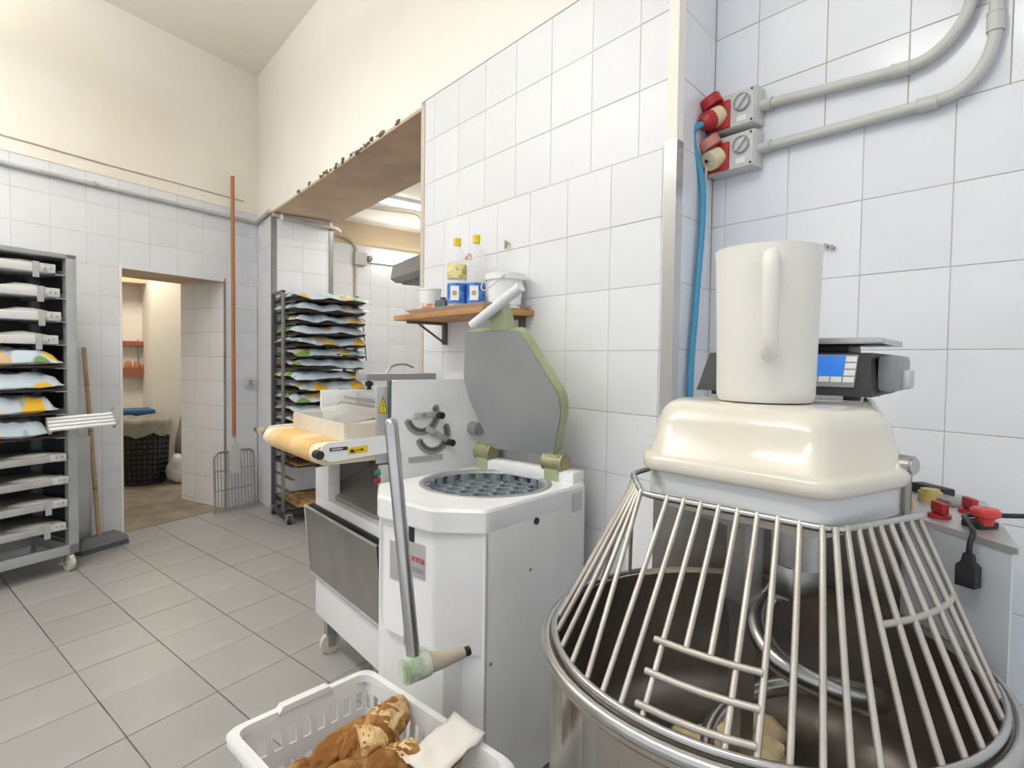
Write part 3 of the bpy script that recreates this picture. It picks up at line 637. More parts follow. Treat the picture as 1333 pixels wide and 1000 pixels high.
# details on the cabinet
def rface(x0, x1, z0, z1, name, m): q = B(); q.bx(x0, x1, .232, .2358, z0, z1); return q.obj(name, m, rn, 0)
rface(-.20, -.145, .765, .825, 'rating_plate', ALU)
b = B(); b.cyl((.036, .232, .776), (.036, .2385, .776), .010, seg=14); b.obj('hole_plug', BLACK, rn)
for x, z in ((.225, .43), (.06, .64)):
    b = B(); b.cyl((x, .232, z), (x, .236, z), .005, seg=8); b.obj('screw', STEEL_F, rn)
def fface(y0, y1, z0, z1, name, m, parent=None, d=.0025): q = B(); q.bx(.317, .318+d, y0, y1, z0, z1); return q.obj(name, m, parent or rn, 0)
fface(.008, .030, .735, .785, 'vent_slot', BLACK)
npl = fface(.012, .076, .640, .735, 'name_plate', ALU)
fface(-.075, -.02, .61, .72, 'side_plate', ALU)
text('orma', .030, frame(V(.3212, .044, .692), (0, 1, 0), (0, 0, 1)), 'plate_lettering', mat('plate_red', (.55, .03, .03), .5), rn)
q = B(); q.bx(.3205, .3212, .018, .070, .655, .668); q.obj('plate_line', MGREY, rn, 0)
# lever with pivot roller
lv0, lv1 = V(.470, .212, .525), V(.462, .110, 1.078)
b = B(); b.cyl(lv0, lv1, .0165, seg=20); lv = b.obj('lever', STEEL, rn); lv['label'] = 'long chromed lever'
dv = (lv1-lv0).normalized(); b = B(); b.loft([[lv1+dv*h+(V(1, 0, 0)*math.cos(a)+dv.cross(V(1, 0, 0))*math.sin(a))*r for a in [k*PI/8 for k in range(16)]] for r, h in ((.0165, 0), (.015, .008), (.010, .014), (.003, .0165))]); b.obj('lever_cap', STEEL, lv, 60)
b = B(); b.cyl((.500, .213, .512), (.440, .224, .514), .030, seg=24); b.cyl((.503, .2125, .512), (.500, .213, .512), .021, seg=24); b.obj('pivot_roller', mat('worn_green_white', (.60, .66, .56), .5, var=((.30, .40, .26), 14, .5, .62)), lv)
b = B(); b.tube([(.44, .224, .514), (.41, .240, .515), (.35, .258, .517)], [.026, .020, .013], 12); b.obj('pivot_arm', mat('tan_casting', (.50, .43, .33), .6), lv)
b = B(); b.cyl((.352, .2575, .517), (.335, .262, .518), .012, seg=10); b.obj('pivot_tip', BLACK, lv)
b = B(); b.bx(.452, .468, .17, .182, .55, .60, .003); b.obj('latch', STEEL_F, lv)
# ================================================================ DOUGH MOULDER
MX0, MX1, MY0, MY1 = .90, 1.40, 1.815, 2.41
mo = thing('dough_moulder', 'white dough moulding machine with felt conveyor belt and roller dials', 'machine', (1.15, 2.1, 0))
def mo_(b, name, m, parent=None, smooth=30): bmesh.ops.translate(b.bm, verts=b.bm.verts, vec=(-1.15, -2.1, 0)); return b.obj(name, m, parent or mo, smooth)
b = B(); b.bx(MX0, MX1, MY0, MY1, .15, .66, .006); mo_(b, 'lower_cabinet', ENAMEL)
b = B(); b.bx(MX0, MX0+.05, MY1-.14, MY1, .65, .83, .003); mo_(b, 'front_post', ENAMEL)
b = B(); b.bx(MX0-.002, MX0+.05, MY1-.12, MY1+.0, .82, .905, .002); mo_(b, 'post_cap', STEEL_D)
b = B(); b.bx(MX1-.03, MX1, MY0, MY1, .65, 1.12); mo_(b, 'back_panel', ENAMEL)
b = B(); b.bx(MX0+.05, MX1, MY1-.02, MY1, .65, .93); mo_(b, 'end_panel', ALU)
b = B(); b.loft([[(MX0+.03, y, .665), (MX0+.03, y, .675), (MX1-.03, y, .86), (MX1-.03, y, .85)] for y in (MY0+.02, MY1-.02)]); mo_(b, 'slanted_chute', STEEL_F)
b = B(); b.prism(rpoly([(.935, .66), (.935, 1.165), (1.40, 1.165), (1.40, .66)], .008, 2), MY0-.02, MY0, lambda u, v, w_: (u, w_, v)); sp_ = mo_(b, 'side_panel', ENAMEL); sp_['label'] = 'white side panel with two toothed dials'
b = B(); b.bx(.882, .926, MY0-.012, MY0, .88, 1.145, .003); mo_(b, 'edge_panel', ALU)
b = B(); b.bx(.926, .935, MY0-.018, MY0, .88, 1.165); mo_(b, 'panel_gasket', mat('gasket', (.10, .14, .13), .6))
YP = MY0-.020
def dial(cx, cz, a0, a1, r, name):
    f = lambda x, z, d: (cx+x, YP-d, cz+z); n = 16
    b = B(); A = [a0+(a1-a0)*k/n for k in range(n+1)]
    ro, ri = r+.013, r-.013
    b.loft([[f(ri*math.cos(a), ri*math.sin(a), 0), f(ro*math.cos(a), ro*math.sin(a), 0), f(ro*math.cos(a), ro*math.sin(a), .005), f(ri*math.cos(a), ri*math.sin(a), .005)] for a in A]); d = mo_(b, name, STEEL_F, sp_, 30)
    b = B()
    for k in range(1, 2*n):
        a = a0+(a1-a0)*k/(2*n); u = V(math.cos(a), 0, math.sin(a)); c = V(cx, YP-.0055, cz)+u*(r-.004)
        b.box(c, (.012, .002, .0022), rot=Matrix.Rotation(-a, 3, 'Y'))
    mo_(b, 'scale_marks', DGREY, d, 0)
    for a in (a0, a1):
        b = B(); b.cyl(f(r*math.cos(a), r*math.sin(a), 0), f(r*math.cos(a), r*math.sin(a), .008), .005, seg=10); mo_(b, 'dial_screw', STEEL_F, d)
    return d
for cx, cz, am in ((1.052, 1.040, .05), (1.098, .968, .0)):
    d = dial(cx+.002, cz, math.radians(195), math.radians(390), .060, 'toothed_dial')
    a = math.radians(350); e = V(math.cos(a), 0, math.sin(a))
    b = B(); b.box((cx+.014, YP-.014, cz+.0), (.105, .008, .022), rot=Matrix.Rotation(.5 if am == 0 else -.02, 3, 'Y'), bev=.002); mo_(b, 'dial_arm', ALU, d)
    b = B(); b.cyl((cx, YP, cz+.002), (cx, YP-.022, cz+.002), .008, seg=12); mo_(b, 'dial_pivot', STEEL_F, d)
    b = B(); b.cyl((cx+.062, YP-.010, cz-.002-(.030 if am == 0 else 0)), (cx+.062, YP-.042, cz-.002-(.030 if am == 0 else 0)), .0125, seg=14); mo_(b, 'dial_knob', BLACK, d)
b = B(); b.cyl((1.275, YP, .98), (1.275, YP-.05, .98), .026, seg=20); b.cyl((1.275, YP-.05, .98), (1.275, YP-.056, .98), .020, seg=20); mo_(b, 'round_socket', STEEL, sp_)
b = B(); b.bx(1.0, 1.14, YP-.004, YP, .873, .893); mo_(b, 'maker_strip', ALU, sp_, 0)
b = B(); b.cyl((.965, YP, .905), (.965, YP-.006, .905), .006, seg=10); mo_(b, 'panel_screw', STEEL_F, sp_)
# warning triangle with lightning bolt
b = B(); b.prism([(.886, 1.052), (.924, 1.052), (.905, 1.115)], MY0-.0135, MY0-.012, lambda u, v, w_: (u, w_, v)); ws = mo_(b, 'warning_sticker', YELLOW, mo, 0)
b = B()
for p, q in (((.8885, 1.0545), (.9215, 1.0545)), ((.9215, 1.0545), (.905, 1.110)), ((.905, 1.110), (.8885, 1.0545)), ((.9075, 1.092), (.902, 1.078)), ((.902, 1.078), (.9085, 1.078)), ((.9085, 1.078), (.904, 1.061))):
    b.tube([(p[0], MY0-.0138, p[1]), (q[0], MY0-.0138, q[1])], .0009, 4)
mo_(b, 'warning_mark', BLACK, ws, 0)
# conveyor
ZC = .955; CXa = .690; CY0, CY1 = 1.815, 2.36
b = B(); b.prism(rpoly([(CXa+.0, .918), (CXa+.0, .958), (CXa+.02, .968), (.935, .978), (.935, .918), (CXa+.03, .905)], .008, 2), CY0-.022, CY0-.010, lambda u, v, w_: (u, w_, v)); cs = mo_(b, 'conveyor_side', ENAMEL)
b = B(); b.prism(rpoly([(CXa+.0, .918), (CXa+.0, .958), (CXa+.02, .968), (.935, .978), (.935, .918), (CXa+.03, .905)], .008, 2), CY1+.004, CY1+.016, lambda u, v, w_: (u, w_, v)); mo_(b, 'conveyor_side', ENAMEL)
def belt(y0, y1, e, name, m):
    prof = [(1.0, ZC+.006+e)]+[(CXa+.018-(.034+e)*math.sin(a), ZC-.028+(.034+e)*math.cos(a)) for a in [k*PI/10 for k in range(11)]]+[(1.0, ZC-.062-e)]
    b = B(); b.loft([[(x, y, z) for x, z in prof] for y in (y0, y1)]); return mo_(b, name, m, mo, 40)
belt(CY0-.006, CY1, 0, 'conveyor_belt', BELT_E); belt(CY0+.055, CY1-.06, .0025, 'felt_strip', BELT)
b = B(); b.bx(.715, .775, CY0-.0245, CY0-.021, .940, .951, .001); mo_(b, 'adjuster_slot', BLACK, cs)
b = B(); b.cyl((.72, CY0-.026, .9455), (.757, CY0-.026, .9455), .003, seg=8); mo_(b, 'adjuster_bolt', STEEL, cs)
b = B(); b.cyl((.672, CY0-.02, .935), (.672, CY0-.055, .935), .014, seg=14); mo_(b, 'adjuster_knob', BLACK, cs)
b = B(); b.cyl((.672, CY1+.016, .948), (.672, CY1+.045, .948), .016, seg=14); mo_(b, 'roller_end', STEEL, mo)
b = B(); b.cyl((.672, CY1+.045, .948), (.672, CY1+.085, .948), .010, seg=14); mo_(b, 'adjuster_knob', BLACK, mo)
st = B(); st.prism(rpoly([(.777, .923), (.777, .946), (.846, .950), (.846, .927)], .003, 2), CY0-.0235, CY0-.022, lambda u, v, w_: (u, w_, v)); sk = mo_(st, 'yellow_sticker', YELLOW, cs, 0)
b = B()   # small pictogram: hand, arrow
b.box((.790, CY0-.0242, .9345), (.012, .001, .010)); b.box((.797, CY0-.0242, .931), (.012, .001, .003)); b.box((.812, CY0-.0242, .9365), (.024, .001, .002))
b.prism([(.822, .932), (.822, .942), (.832, .937)], CY0-.0247, CY0-.0237, lambda u, v, w_: (u, w_, v)); mo_(b, 'sticker_print', BLACK, sk, 0)
# floury guard box on the belt
z0, z1 = .964, 1.022
for name, a, c, m in (('box_side', (.775, CY0-.004), (.895, CY0-.004), PLY), ('box_side', (.775, CY0-.004), (.775, CY1-.06), PLY), ('box_side', (.775, CY1-.06), (1.1, CY1-.06), PLY)):
    b = B(); d = V(c[0]-a[0], c[1]-a[1], 0); nn = V(-d.y, d.x, 0).normalized()*.005; zz = z1+(.012 if c[0] == .895 else 0)
    b.loft([[V(a[0], a[1], z)-nn, V(c[0], c[1], z)-nn, V(c[0], c[1], z if z == z0 else zz)+nn*1-nn*2, V(c[0], c[1], z if z == z0 else zz)+nn, V(a[0], a[1], z)+nn] for z in (z0, z1)]); mo_(b, name, m, mo, 0)
b = B(); b.loft([[(.775, CY0, z1), (1.0, CY0, z1+.03), (1.0, CY1-.06, z1+.03), (.775, CY1-.06, z1)], [(.775, CY0, z1+.003), (1.0, CY0, z1+.033), (1.0, CY1-.06, z1+.033), (.775, CY1-.06, z1+.003)]]); mo_(b, 'acrylic_cover', PERSPEX, mo, 0)
b = B(); b.tube([(1.0, CY0+.03, 1.075), (1.0, CY1-.02, 1.075)], .006, 8); mo_(b, 'cover_rod', STEEL, mo)
b = B(); b.bx(.905, 1.40, CY1+.0, CY1+.014, .93, 1.105, .003); mo_(b, 'far_side_plate', ENAMEL)
b = B(); b.bx(1.06, 1.40, CY0, CY1, .93, 1.10, .01); mo_(b, 'roller_housing', ALU)
for x, z in ((.96, .985), (.99, 1.03)):
    b = B(); b.cyl((x, CY0-.005, z), (x, CY1-.01, z), .026, seg=18); mo_(b, 'roller', STEEL, mo)
b = B(); b.bx(1.06, 1.40, CY1-.10, CY1+.01, 1.145, 1.175, .003); mo_(b, 'top_rail', MGREY)
for x, y, z in ((1.10, CY1-.04, 1.125), (1.22, CY0+.03, 1.135)):
    b = B(); b.lathe([(.012, -.02), (.008, -.008), (.018, 0), (.017, .012), (.001, .018)], (x, y, z), 12); mo_(b, 'top_knob', BLACK)
b = B(); b.tube(catmull([(1.2, CY1, 1.17), (1.23, CY1, 1.205), (1.29, CY1, 1.215), (1.34, CY1, 1.2)], 5), .005, 8); mo_(b, 'top_handle', STEEL_F)
# crank handle under the belt, buttons
b = B(); b.cyl((.905, CY0+.0, .885), (.86, CY0-.005, .888), .005, seg=8); b.cyl((.73, CY0+.14, .872), (.80, CY0+.14, .878), .011, seg=12); mo_(b, 'crank_handle', BLACK)
b = B(); b.bx(.893, .925, MY0-.03, MY0-.002, .80, .875, .003); bb = mo_(b, 'switch_box', LGREY)
for z, m in ((.852, mat('green_button', (.03, .25, .20), .4)), (.825, RED)):
    b = B(); b.cyl((.894, MY0-.016, z), (.878, MY0-.016, z), .010, seg=12); mo_(b, 'push_button', m, bb)
# hanging steel bin on the front face
b = B()
for P in ([(.899, .622), (.899, .33), (.886, .325), (.862, .612), (.866, .614), (.888, .332), (.895, .336), (.895, .622)],):
    b.loft([[(x, y, z) for x, z in P] for y in (1.755, 2.425)])
bn = mo_(b, 'catch_bin', STEEL_D, mo, 20); bn['label'] = 'sheet steel catch bin hung on the front'
for y in (1.755, 2.422):
    b = B(); b.prism([(.898, .622), (.898, .33), (.884, .325), (.861, .613)], y, y+.004, lambda u, v, w_: (u, w_, v)); mo_(b, 'bin_end', STEEL_D, bn, 0)
b = B(); b.tube([(.862, 1.755, .614), (.862, 2.427, .614)], .005, 8); b.tube([(.886, 1.755, .326), (.886, 2.427, .326)], .006, 8); b.tube([(.862, 2.427, .614), (.886, 2.427, .326)], .005, 8); mo_(b, 'bin_edge', ALU, bn)
def caster(parent, p, f, rw=.042, m=None):
    x, y = p; ax = V(0, 1, 0) if f else V(1, 0, 0); c = V(x, y, rw)
    b = B(); b.cyl(c-ax*.012, c+ax*.012, rw, seg=20); b.cyl(c-ax*.016, c+ax*.016, rw*.35, seg=12)
    m_ = m or mat('caster_wheel', (.66, .62, .52), .5)
    if f: wv = mo_(b, 'caster_wheel', m_, parent)
    else: wv = b.obj('caster_wheel', m_, parent)
    b = B(); b.bx(x-.02, x+.02, y-.018, y+.018, rw*1.9, rw*1.9+.035+(.04 if f else 0))
    for sg in (-1, 1): b.box((x+ax.x*sg*.019, y+ax.y*sg*.019, rw*1.4), (.03-.026*ax.x, .03-.026*ax.y, rw*1.2))
    if f: mo_(b, 'caster_fork', STEEL_F, parent)
    else: b.obj('caster_fork', STEEL_F, parent)
for x in (.935, 1.35):
    for y in (1.87, 2.33): caster(mo, (x, y), True)
# ================================================================ WALL SHELF AND WHAT STANDS ON IT
SZ = 1.432
sh = thing('wall_shelf', 'wooden wall shelf on two steel brackets above the raised lid', 'shelf', (CX, 1.96, SZ-.026))
b = B(); b.bx(-.24, -.001, -.325, .335, 0, .022, .002); b.obj('shelf_board', WOOD, sh)
for y in (.28, -.265):
    b = B(); b.bx(-.018, -.001, y-.012, y+.012, -.10, 0, .002); b.bx(-.20, -.018, y-.012, y+.012, -.012, 0, .002); b.tube([(-.016, y, -.09), (-.15, y, -.008)], .005, 6); b.obj('bracket', mat('bracket_brown', (.17, .14, .10), .5, .4), sh)
SZ = SZ-.004
tr = thing('shelf_tray', 'shallow grey tray lying on the wooden wall shelf', 'tray', (1.32, 1.90, SZ))
b = B(); b.loft([[(-.09, -.235, 0), (.09, -.235, 0), (.09, .29, 0), (-.09, .29, 0)], [(-.108, -.255, .018), (.112, -.255, .018), (.112, .31, .018), (-.108, .31, .018)], [(-.104, -.25, .018), (.108, -.25, .018), (.108, .305, .018), (-.104, .305, .018)], [(-.088, -.232, .003), (.088, -.232, .003), (.088, .288, .003), (-.088, .288, .003)]]); b.obj('tray_pan', LGREY, tr, 0)
TZ = SZ+.0032
def bottle(x, y, lab, oil, capm, h=.285, labm=LABELB, rz=0):
    t = thing('oil_bottle', lab, 'bottle', (x, y, TZ), rz); r = .0385
    b = B(); b.lathe([(.001, .002), (r*.85, .0), (r, .012), (r, .19*h/.285), (r*.96, .205*h/.285), (r*.55, .245*h/.285), (.0135, .255*h/.285), (.0135, .27*h/.285)], seg=24); b.obj('bottle_body', PETM, t, 60)
    if oil:
        b = B(); b.lathe([(.001, .004), (r*.93, .004), (r*.93, oil), (.001, oil)], seg=24); b.obj('oil', OIL, t, 60)
    b = B(); b.cyl((0, 0, .258*h/.285), (0, 0, .287*h/.285), .0155, seg=18); b.obj('cap', capm, t)
    b = B(); b.lathe([(r*1.012, .030), (r*1.012, .108)], seg=28); lb_ = b.obj('blue_label', labm, t, 60)
    f = frame(V(-r*1.03*.72, -r*1.03*.69, .066), (.69, -.72, 0), (0, 0, 1))
    b = B()
    for k, (x0, x1, y0, y1) in enumerate([(-.017, .017, -.026, .030)]):
        b.loft([[f @ V(x0, y0, z), f @ V(x1, y0, z), f @ V(x1, y1, z), f @ V(x0, y1, z)] for z in (-.002, .0005)])
    b.obj('label_picture', mat('label_white', (.78, .80, .84), .5), lb_, 0)
    b = B(); b.cyl(f @ V(0, .002, 0), f @ V(0, .002, .0012), .010, seg=12); b.obj('label_flower', mat('flower_ochre', (.55, .36, .10), .5), lb_, 0)
    return t
bt = bottle(1.285, 1.925, 'clear oil bottle with cream upper label and yellow cap', .06, YELLOW)
b = B(); b.lathe([(.0392, .128), (.0392, .182)], seg=28); b.obj('cream_label', LABELY, bt, 60)
bottle(1.335, 1.865, 'clear oil bottle with yellow cap and no upper label', .035, YELLOW, .295)
bottle(1.395, 2.005, 'clear bottle with red and white cap behind the oil bottles', 0, mat('cap_red', (.60, .10, .10), .4, var=((.8, .75, .72), 30, .5, .52)), .25, mat('pink_label', (.55, .30, .33), .5))
bk = thing('plastic_bucket', 'white plastic bucket with rim at the shelf end', 'bucket', (1.355, 1.705, TZ))
b = B(); b.lathe([(.001, .002), (.058, .0), (.068, .105), (.075, .106), (.076, .128), (.070, .129), (.069, .112), (.062, .10), (.053, .006), (.001, .006)], seg=32); b.obj('bucket_body', WHITEP, bk, 40)
b = B(); b.tube(catmull([(-.05, .06, .118), (-.085, .035, .08), (-.098, 0, .062), (-.085, -.035, .08), (-.05, -.06, .118)], 5), .0025, 6); b.obj('bucket_handle', LGREY, bk, 60)
cu = thing('paper_cup', 'small white tub with orange print at the shelf edge', 'tub', (1.29, 2.135, TZ))
b = B(); b.lathe([(.001, .001), (.042, 0), (.047, .098), (.050, .10), (.049, .107), (.001, .107)], seg=28); b.obj('tub_body', WHITEP, cu, 40)
b = B(); b.lathe([(.0436, .014), (.0450, .044)], seg=28); b.obj('printed_band', mat('orange_print', (.80, .74, .66), .5, var=((.72, .26, .06), 42, .50, .56)), cu, 60)
b = B(); b.box((0, 0, .024), (.045, .05, .048), .4, .004); b.cyl((0, 0, .048), (0, 0, .06), .012); tag(b.obj('small_box', mat('slate', (.10, .12, .12), .5), None, 30, (1.272, 2.005, TZ)), 'small dark box beside the cream-labelled oil bottle', 'box')
b = B(); b.cyl((CX-.016, 1.79, 1.70), (CX, 1.79, 1.70), .004, seg=8); b.box((CX-.018, 1.79, 1.694), (.008, .012, .032), 0, .003); tag(b.obj('wall_hook', BRASS), 'small brass hook in the tiles above the bucket', 'hook')
# ================================================================ BREAD BASKET
A0, A1, A2 = V(.667, 1.415, 0), V(.335, 1.36, 0), V(.742, .90, 0)
bx_, by_ = (A2-A0), (A1-A0); BL, BW = bx_.length, by_.length+.01; bxd = bx_.normalized()
bkt = thing('bread_basket', 'white perforated plastic basket holding bread in front of the rounder', 'basket', A0, math.atan2(bxd.y, bxd.x))
# local: x along the long side (towards the mixer), y: -BW..0 is away from the rounder? fixed below
sgy = -1 if (Matrix.Rotation(-math.atan2(bxd.y, bxd.x), 3, 'Z') @ by_).y < 0 else 1
def bl(x, y, z): return V(x, sgy*y, z)
HB = .40; Z0 = .02
def wallpt(side, u, z):
    k = (HB-z)/HB*.045
    if side == 0: return bl(u*(1-2*k/BL)+k, k, z)
    if side == 1: return bl(u*(1-2*k/BL)+k, BW-k, z)
    if side == 2: return bl(k, u*(1-2*k/BW)+k, z)
    return bl(BL-k, u*(1-2*k/BW)+k, z)
for side in range(4):
    ln = BL if side < 2 else BW; nC = 15 if side < 2 else 9; zs = [Z0, .06, .085, .125, .15, .19, .215, .255, .28, .318, .36, HB]
    b = B(); inner = {0: bl(0, 1, 0), 1: bl(0, -1, 0), 2: bl(1, 0, 0), 3: bl(-1, 0, 0)}[side]*.004
    us = [0]
    for c in range(nC): us += [ln*(c+.28)/nC, ln*(c+.80)/nC]
    us.append(ln)
    for i in range(len(us)-1):
        for j in range(len(zs)-1):
            if i % 2 == 1 and j % 2 == 1 and j < 10: continue
            q = [wallpt(side, us[i], zs[j]), wallpt(side, us[i+1], zs[j]), wallpt(side, us[i+1], zs[j+1]), wallpt(side, us[i], zs[j+1])]
            b.loft([[p for p in q], [p+inner for p in q]])
    b.obj('basket_wall', BASKETM, bkt, 0)
b = B(); b.loft([[wallpt(0, .02, Z0), wallpt(0, BL-.02, Z0), wallpt(1, BL-.02, Z0), wallpt(1, .02, Z0)], [p+V(0, 0, .005) for p in (wallpt(0, .02, Z0), wallpt(0, BL-.02, Z0), wallpt(1, BL-.02, Z0), wallpt(1, .02, Z0))]]); b.obj('basket_floor', BASKETM, bkt, 0)
rim = rpoly([(0, 0), (BL, 0), (BL, BW), (0, BW)], .035, 5)
def rr(d, z): return [bl(BL/2+(x-BL/2)*(1+2*d/BL), BW/2+(y-BW/2)*(1+2*d/BW), z) for x, y in rim]
b = B(); b.loft([rr(-.002, .385), rr(.016, .380), rr(.018, .398), rr(.012, .405), rr(-.004, .404), rr(-.006, .385)], cap=False); b.obj('basket_rim', BASKETM, bkt, 50)
b = B(); b.loft([[bl(-.012, BW*.30+dy, z) for dy, z in ((0, .400), (.14, .400), (.13, .414), (.01, .414))], [bl(.010, BW*.30+dy, z) for dy, z in ((0, .400), (.14, .400), (.13, .414), (.01, .414))]]); b.obj('basket_grip', BASKETM, bkt, 30)
for x, y in ((.06, .06), (BL-.06, .06), (.06, BW-.06), (BL-.06, BW-.06)):
    b = B(); b.cyl(bl(x, y, 0), bl(x, y, .025), .02); b.obj('foot', BASKETM, bkt)
def loaf(c, L_, r, rz, tilt, seed, lab, cut=False):
    t = thing('bread_piece', lab, 'bread', c, rz, 'bread pieces in the basket')
    b = B(); rings = []; n = 40
    for i in range(n+1):
        s = -1+2*i/n; rad = r*max(.12, (1-abs(s)**2.6))**.55; ctr = V(s*L_/2, .02*math.sin(s*2+seed)*1, s*tilt)
        ring_ = []
        for k in range(44):
            a = k*2*PI/44; nn = 1+.30*mnoise.noise(V(s*2.4+seed*5, math.cos(a)*1.3, math.sin(a)*1.3))+.14*mnoise.noise(V(s*7+seed*5, math.cos(a)*3.5, math.sin(a)*3.5))
            zz = math.sin(a)*rad*nn*.82
            ring_.append(ctr+V(0, math.cos(a)*rad*nn, zz))
        rings.append(ring_)
    b.loft(rings); o = b.obj('crust', BREAD, t, 60)
    if cut:
        o.data.materials.append(CRUMB); dd = V(.35, -.55, .75).normalized()
        for p in o.data.polygons:
            if p.normal.dot(dd) > .58+.35*mnoise.noise(p.center*28) and p.center.x > -.1*L_: p.material_index = 1
    return t
loaf((.535, 1.225, .345), .21, .052, -.30, .03, 1, 'long dark-crusted bread piece by the far side of the basket')
loaf((.615, 1.19, .375), .16, .046, .9, .03, 2, 'torn golden bread end standing up in the basket', True)
loaf((.475, 1.12, .345), .22, .055, .25, .0, 3, 'broad brown crusty loaf end low in the basket')
loaf((.585, 1.10, .365), .13, .048, .5, .0, 4, 'broken loaf with pale crumb beside the white paper', True)
loaf((.665, 1.09, .345), .15, .044, -1.2, .02, 5, 'bent golden loaf end against the basket wall', True)
loaf((.56, 1.02, .295), .25, .05, .4, .0, 6, 'large brown loaf lying under the other bread pieces')
loaf((.43, 1.20, .32), .16, .045, .9, .0, 7, 'short brown loaf end by the grip side of the basket')
loaf((.54, 1.16, .385), .10, .040, -.2, .01, 8, 'small golden roll on top of the bread pile', True)
b = B(); g = [[V(.013*i, .013*j, .010*mnoise.noise(V(i*.5, j*.5, 3))+.003*i) for i in range(12)] for j in range(9)]
b.loft([[p for p in r] for r in g], cap=False, closed=False)
o = b.obj('paper_sheet', PAPER, None, 60, (.60, .965, .392), .12); tag(o, 'crumpled sheet of white paper lying on the bread', 'paper')
so_ = o.modifiers.new('s', 'SOLIDIFY'); so_.thickness = .002
# ================================================================ RACKS
def bagmesh(lx, ly, th, seed, sag=.02, curl=.02):
    b = B(); nx, ny = 22, 9; top, bot = [], []
    for j in range(ny+1):
        rt, rb = [], []
        for i in range(nx+1):
            u, v = -1+2*i/nx, -1+2*j/ny
            e = max(0, (1-abs(u)**8)*(1-abs(v)**8))**.5
            n = mnoise.noise(V(u*2.2+seed*7, v*1.6, seed)); n2 = mnoise.noise(V(u*5+seed*3, v*4, seed+4))
            zc = curl*n*1.2-sag*abs(v)**3*.8+sag*.5*n2*.5
            wob = 1+.04*mnoise.noise(V(v*2, seed*2., 1)); x, y = u*lx/2*wob, v*ly/2*(1+.05*mnoise.noise(V(u*2, seed, 3)))
            rt.append(V(x, y, zc+th*(.62+.3*n2)*e)); rb.append(V(x, y, zc-th*.25*e-.001))
        top.append(rt); bot.append(rb)
    zmin = min(p.z for r in bot for p in r[3:-3])
    for r in top+bot:
        for p in r: p.z -= zmin
    T_ = [[b.bm.verts.new(p) for p in r] for r in top]; O_ = [[b.bm.verts.new(p) for p in r] for r in bot]
    for j in range(ny):
        for i in range(nx):
            b.bm.faces.new((T_[j][i], T_[j][i+1], T_[j+1][i+1], T_[j+1][i])); b.bm.faces.new((O_[j][i], O_[j+1][i], O_[j+1][i+1], O_[j][i+1]))
    for i in range(nx):
        b.bm.faces.new((T_[0][i+1], T_[0][i], O_[0][i], O_[0][i+1])); b.bm.faces.new((T_[ny][i], T_[ny][i+1], O_[ny][i+1], O_[ny][i]))
    for j in range(ny):
        b.bm.faces.new((T_[j][0], T_[j+1][0], O_[j+1][0], O_[j][0])); b.bm.faces.new((T_[j+1][nx], T_[j][nx], O_[j][nx], O_[j+1][nx]))
    return b
ORD = ['topmost', 'second', 'third', 'fourth', 'fifth', 'sixth', 'seventh', 'eighth', 'ninth', 'tenth', 'eleventh', 'twelfth', 'thirteenth', 'fourteenth']
# ---- trolley by the left wall (local x = right along the front, y = back)
ra = math.radians(25); RO1 = V(.165, 4.13, 0)
M1 = Matrix.Translation(RO1) @ Matrix.Rotation(ra, 4, 'Z')
rk = thing('bakery_trolley', 'tall grey steel bakery trolley beside the broom', 'trolley', RO1, ra)
RW, RDp = .86, .40
for x0, y0 in ((-.052, 0), (-.052, RDp-.04), (-RW, 0), (-RW, RDp-.04)):
    b = B(); b.bx(x0, x0+.052, y0, y0+.04, .12, 1.80, .003); b.obj('post', RACKM, rk)
b = B(); b.bx(-RW, 0, 0, RDp, 1.775, 1.80, .003); b.obj('top_frame', RACKM, rk)
b = B(); b.bx(-RW, 0, 0, .04, .10, .155, .003); b.bx(-RW, 0, RDp-.04, RDp, .10, .155, .003); b.bx(-.05, 0, 0, RDp, .10, .155, .003); b.obj('bottom_frame', RACKM, rk)
b = B(); b.bx(-.010, -.004, .02, RDp-.02, .16, 1.775); b.obj('side_sheet', RACKD, rk, 0)
b = B(); b.bx(-RW, 0, RDp-.004, RDp-.001, .16, 1.775); b.obj('back_sheet', RACKD, rk, 0)
lev = [1.690-.130*k for k in range(12)]
for k, z in enumerate(lev):
    for xs in (-.105, -RW+.045):
        b = B(); b.bx(xs, xs+.06, .0, RDp-.02, z-.012, z-.008); b.bx(xs+(.056 if xs > -.2 else 0), xs+(.06 if xs > -.2 else .004), 0, RDp-.02, z-.012, z+.02); b.obj('tray_rail', ALU, rk, 0)
for x in (-.03, -RW+.03):
    for y in (.03, RDp-.03): caster(rk, (x-.01, y), False, .05)
b = B(); b.cyl((-.09, .03, 0.05), (-.02, .03, .05), .006, seg=8); b.obj('caster_axle', STEEL_F, rk)
def at1(x, y, z): return M1 @ V(x, y, z)
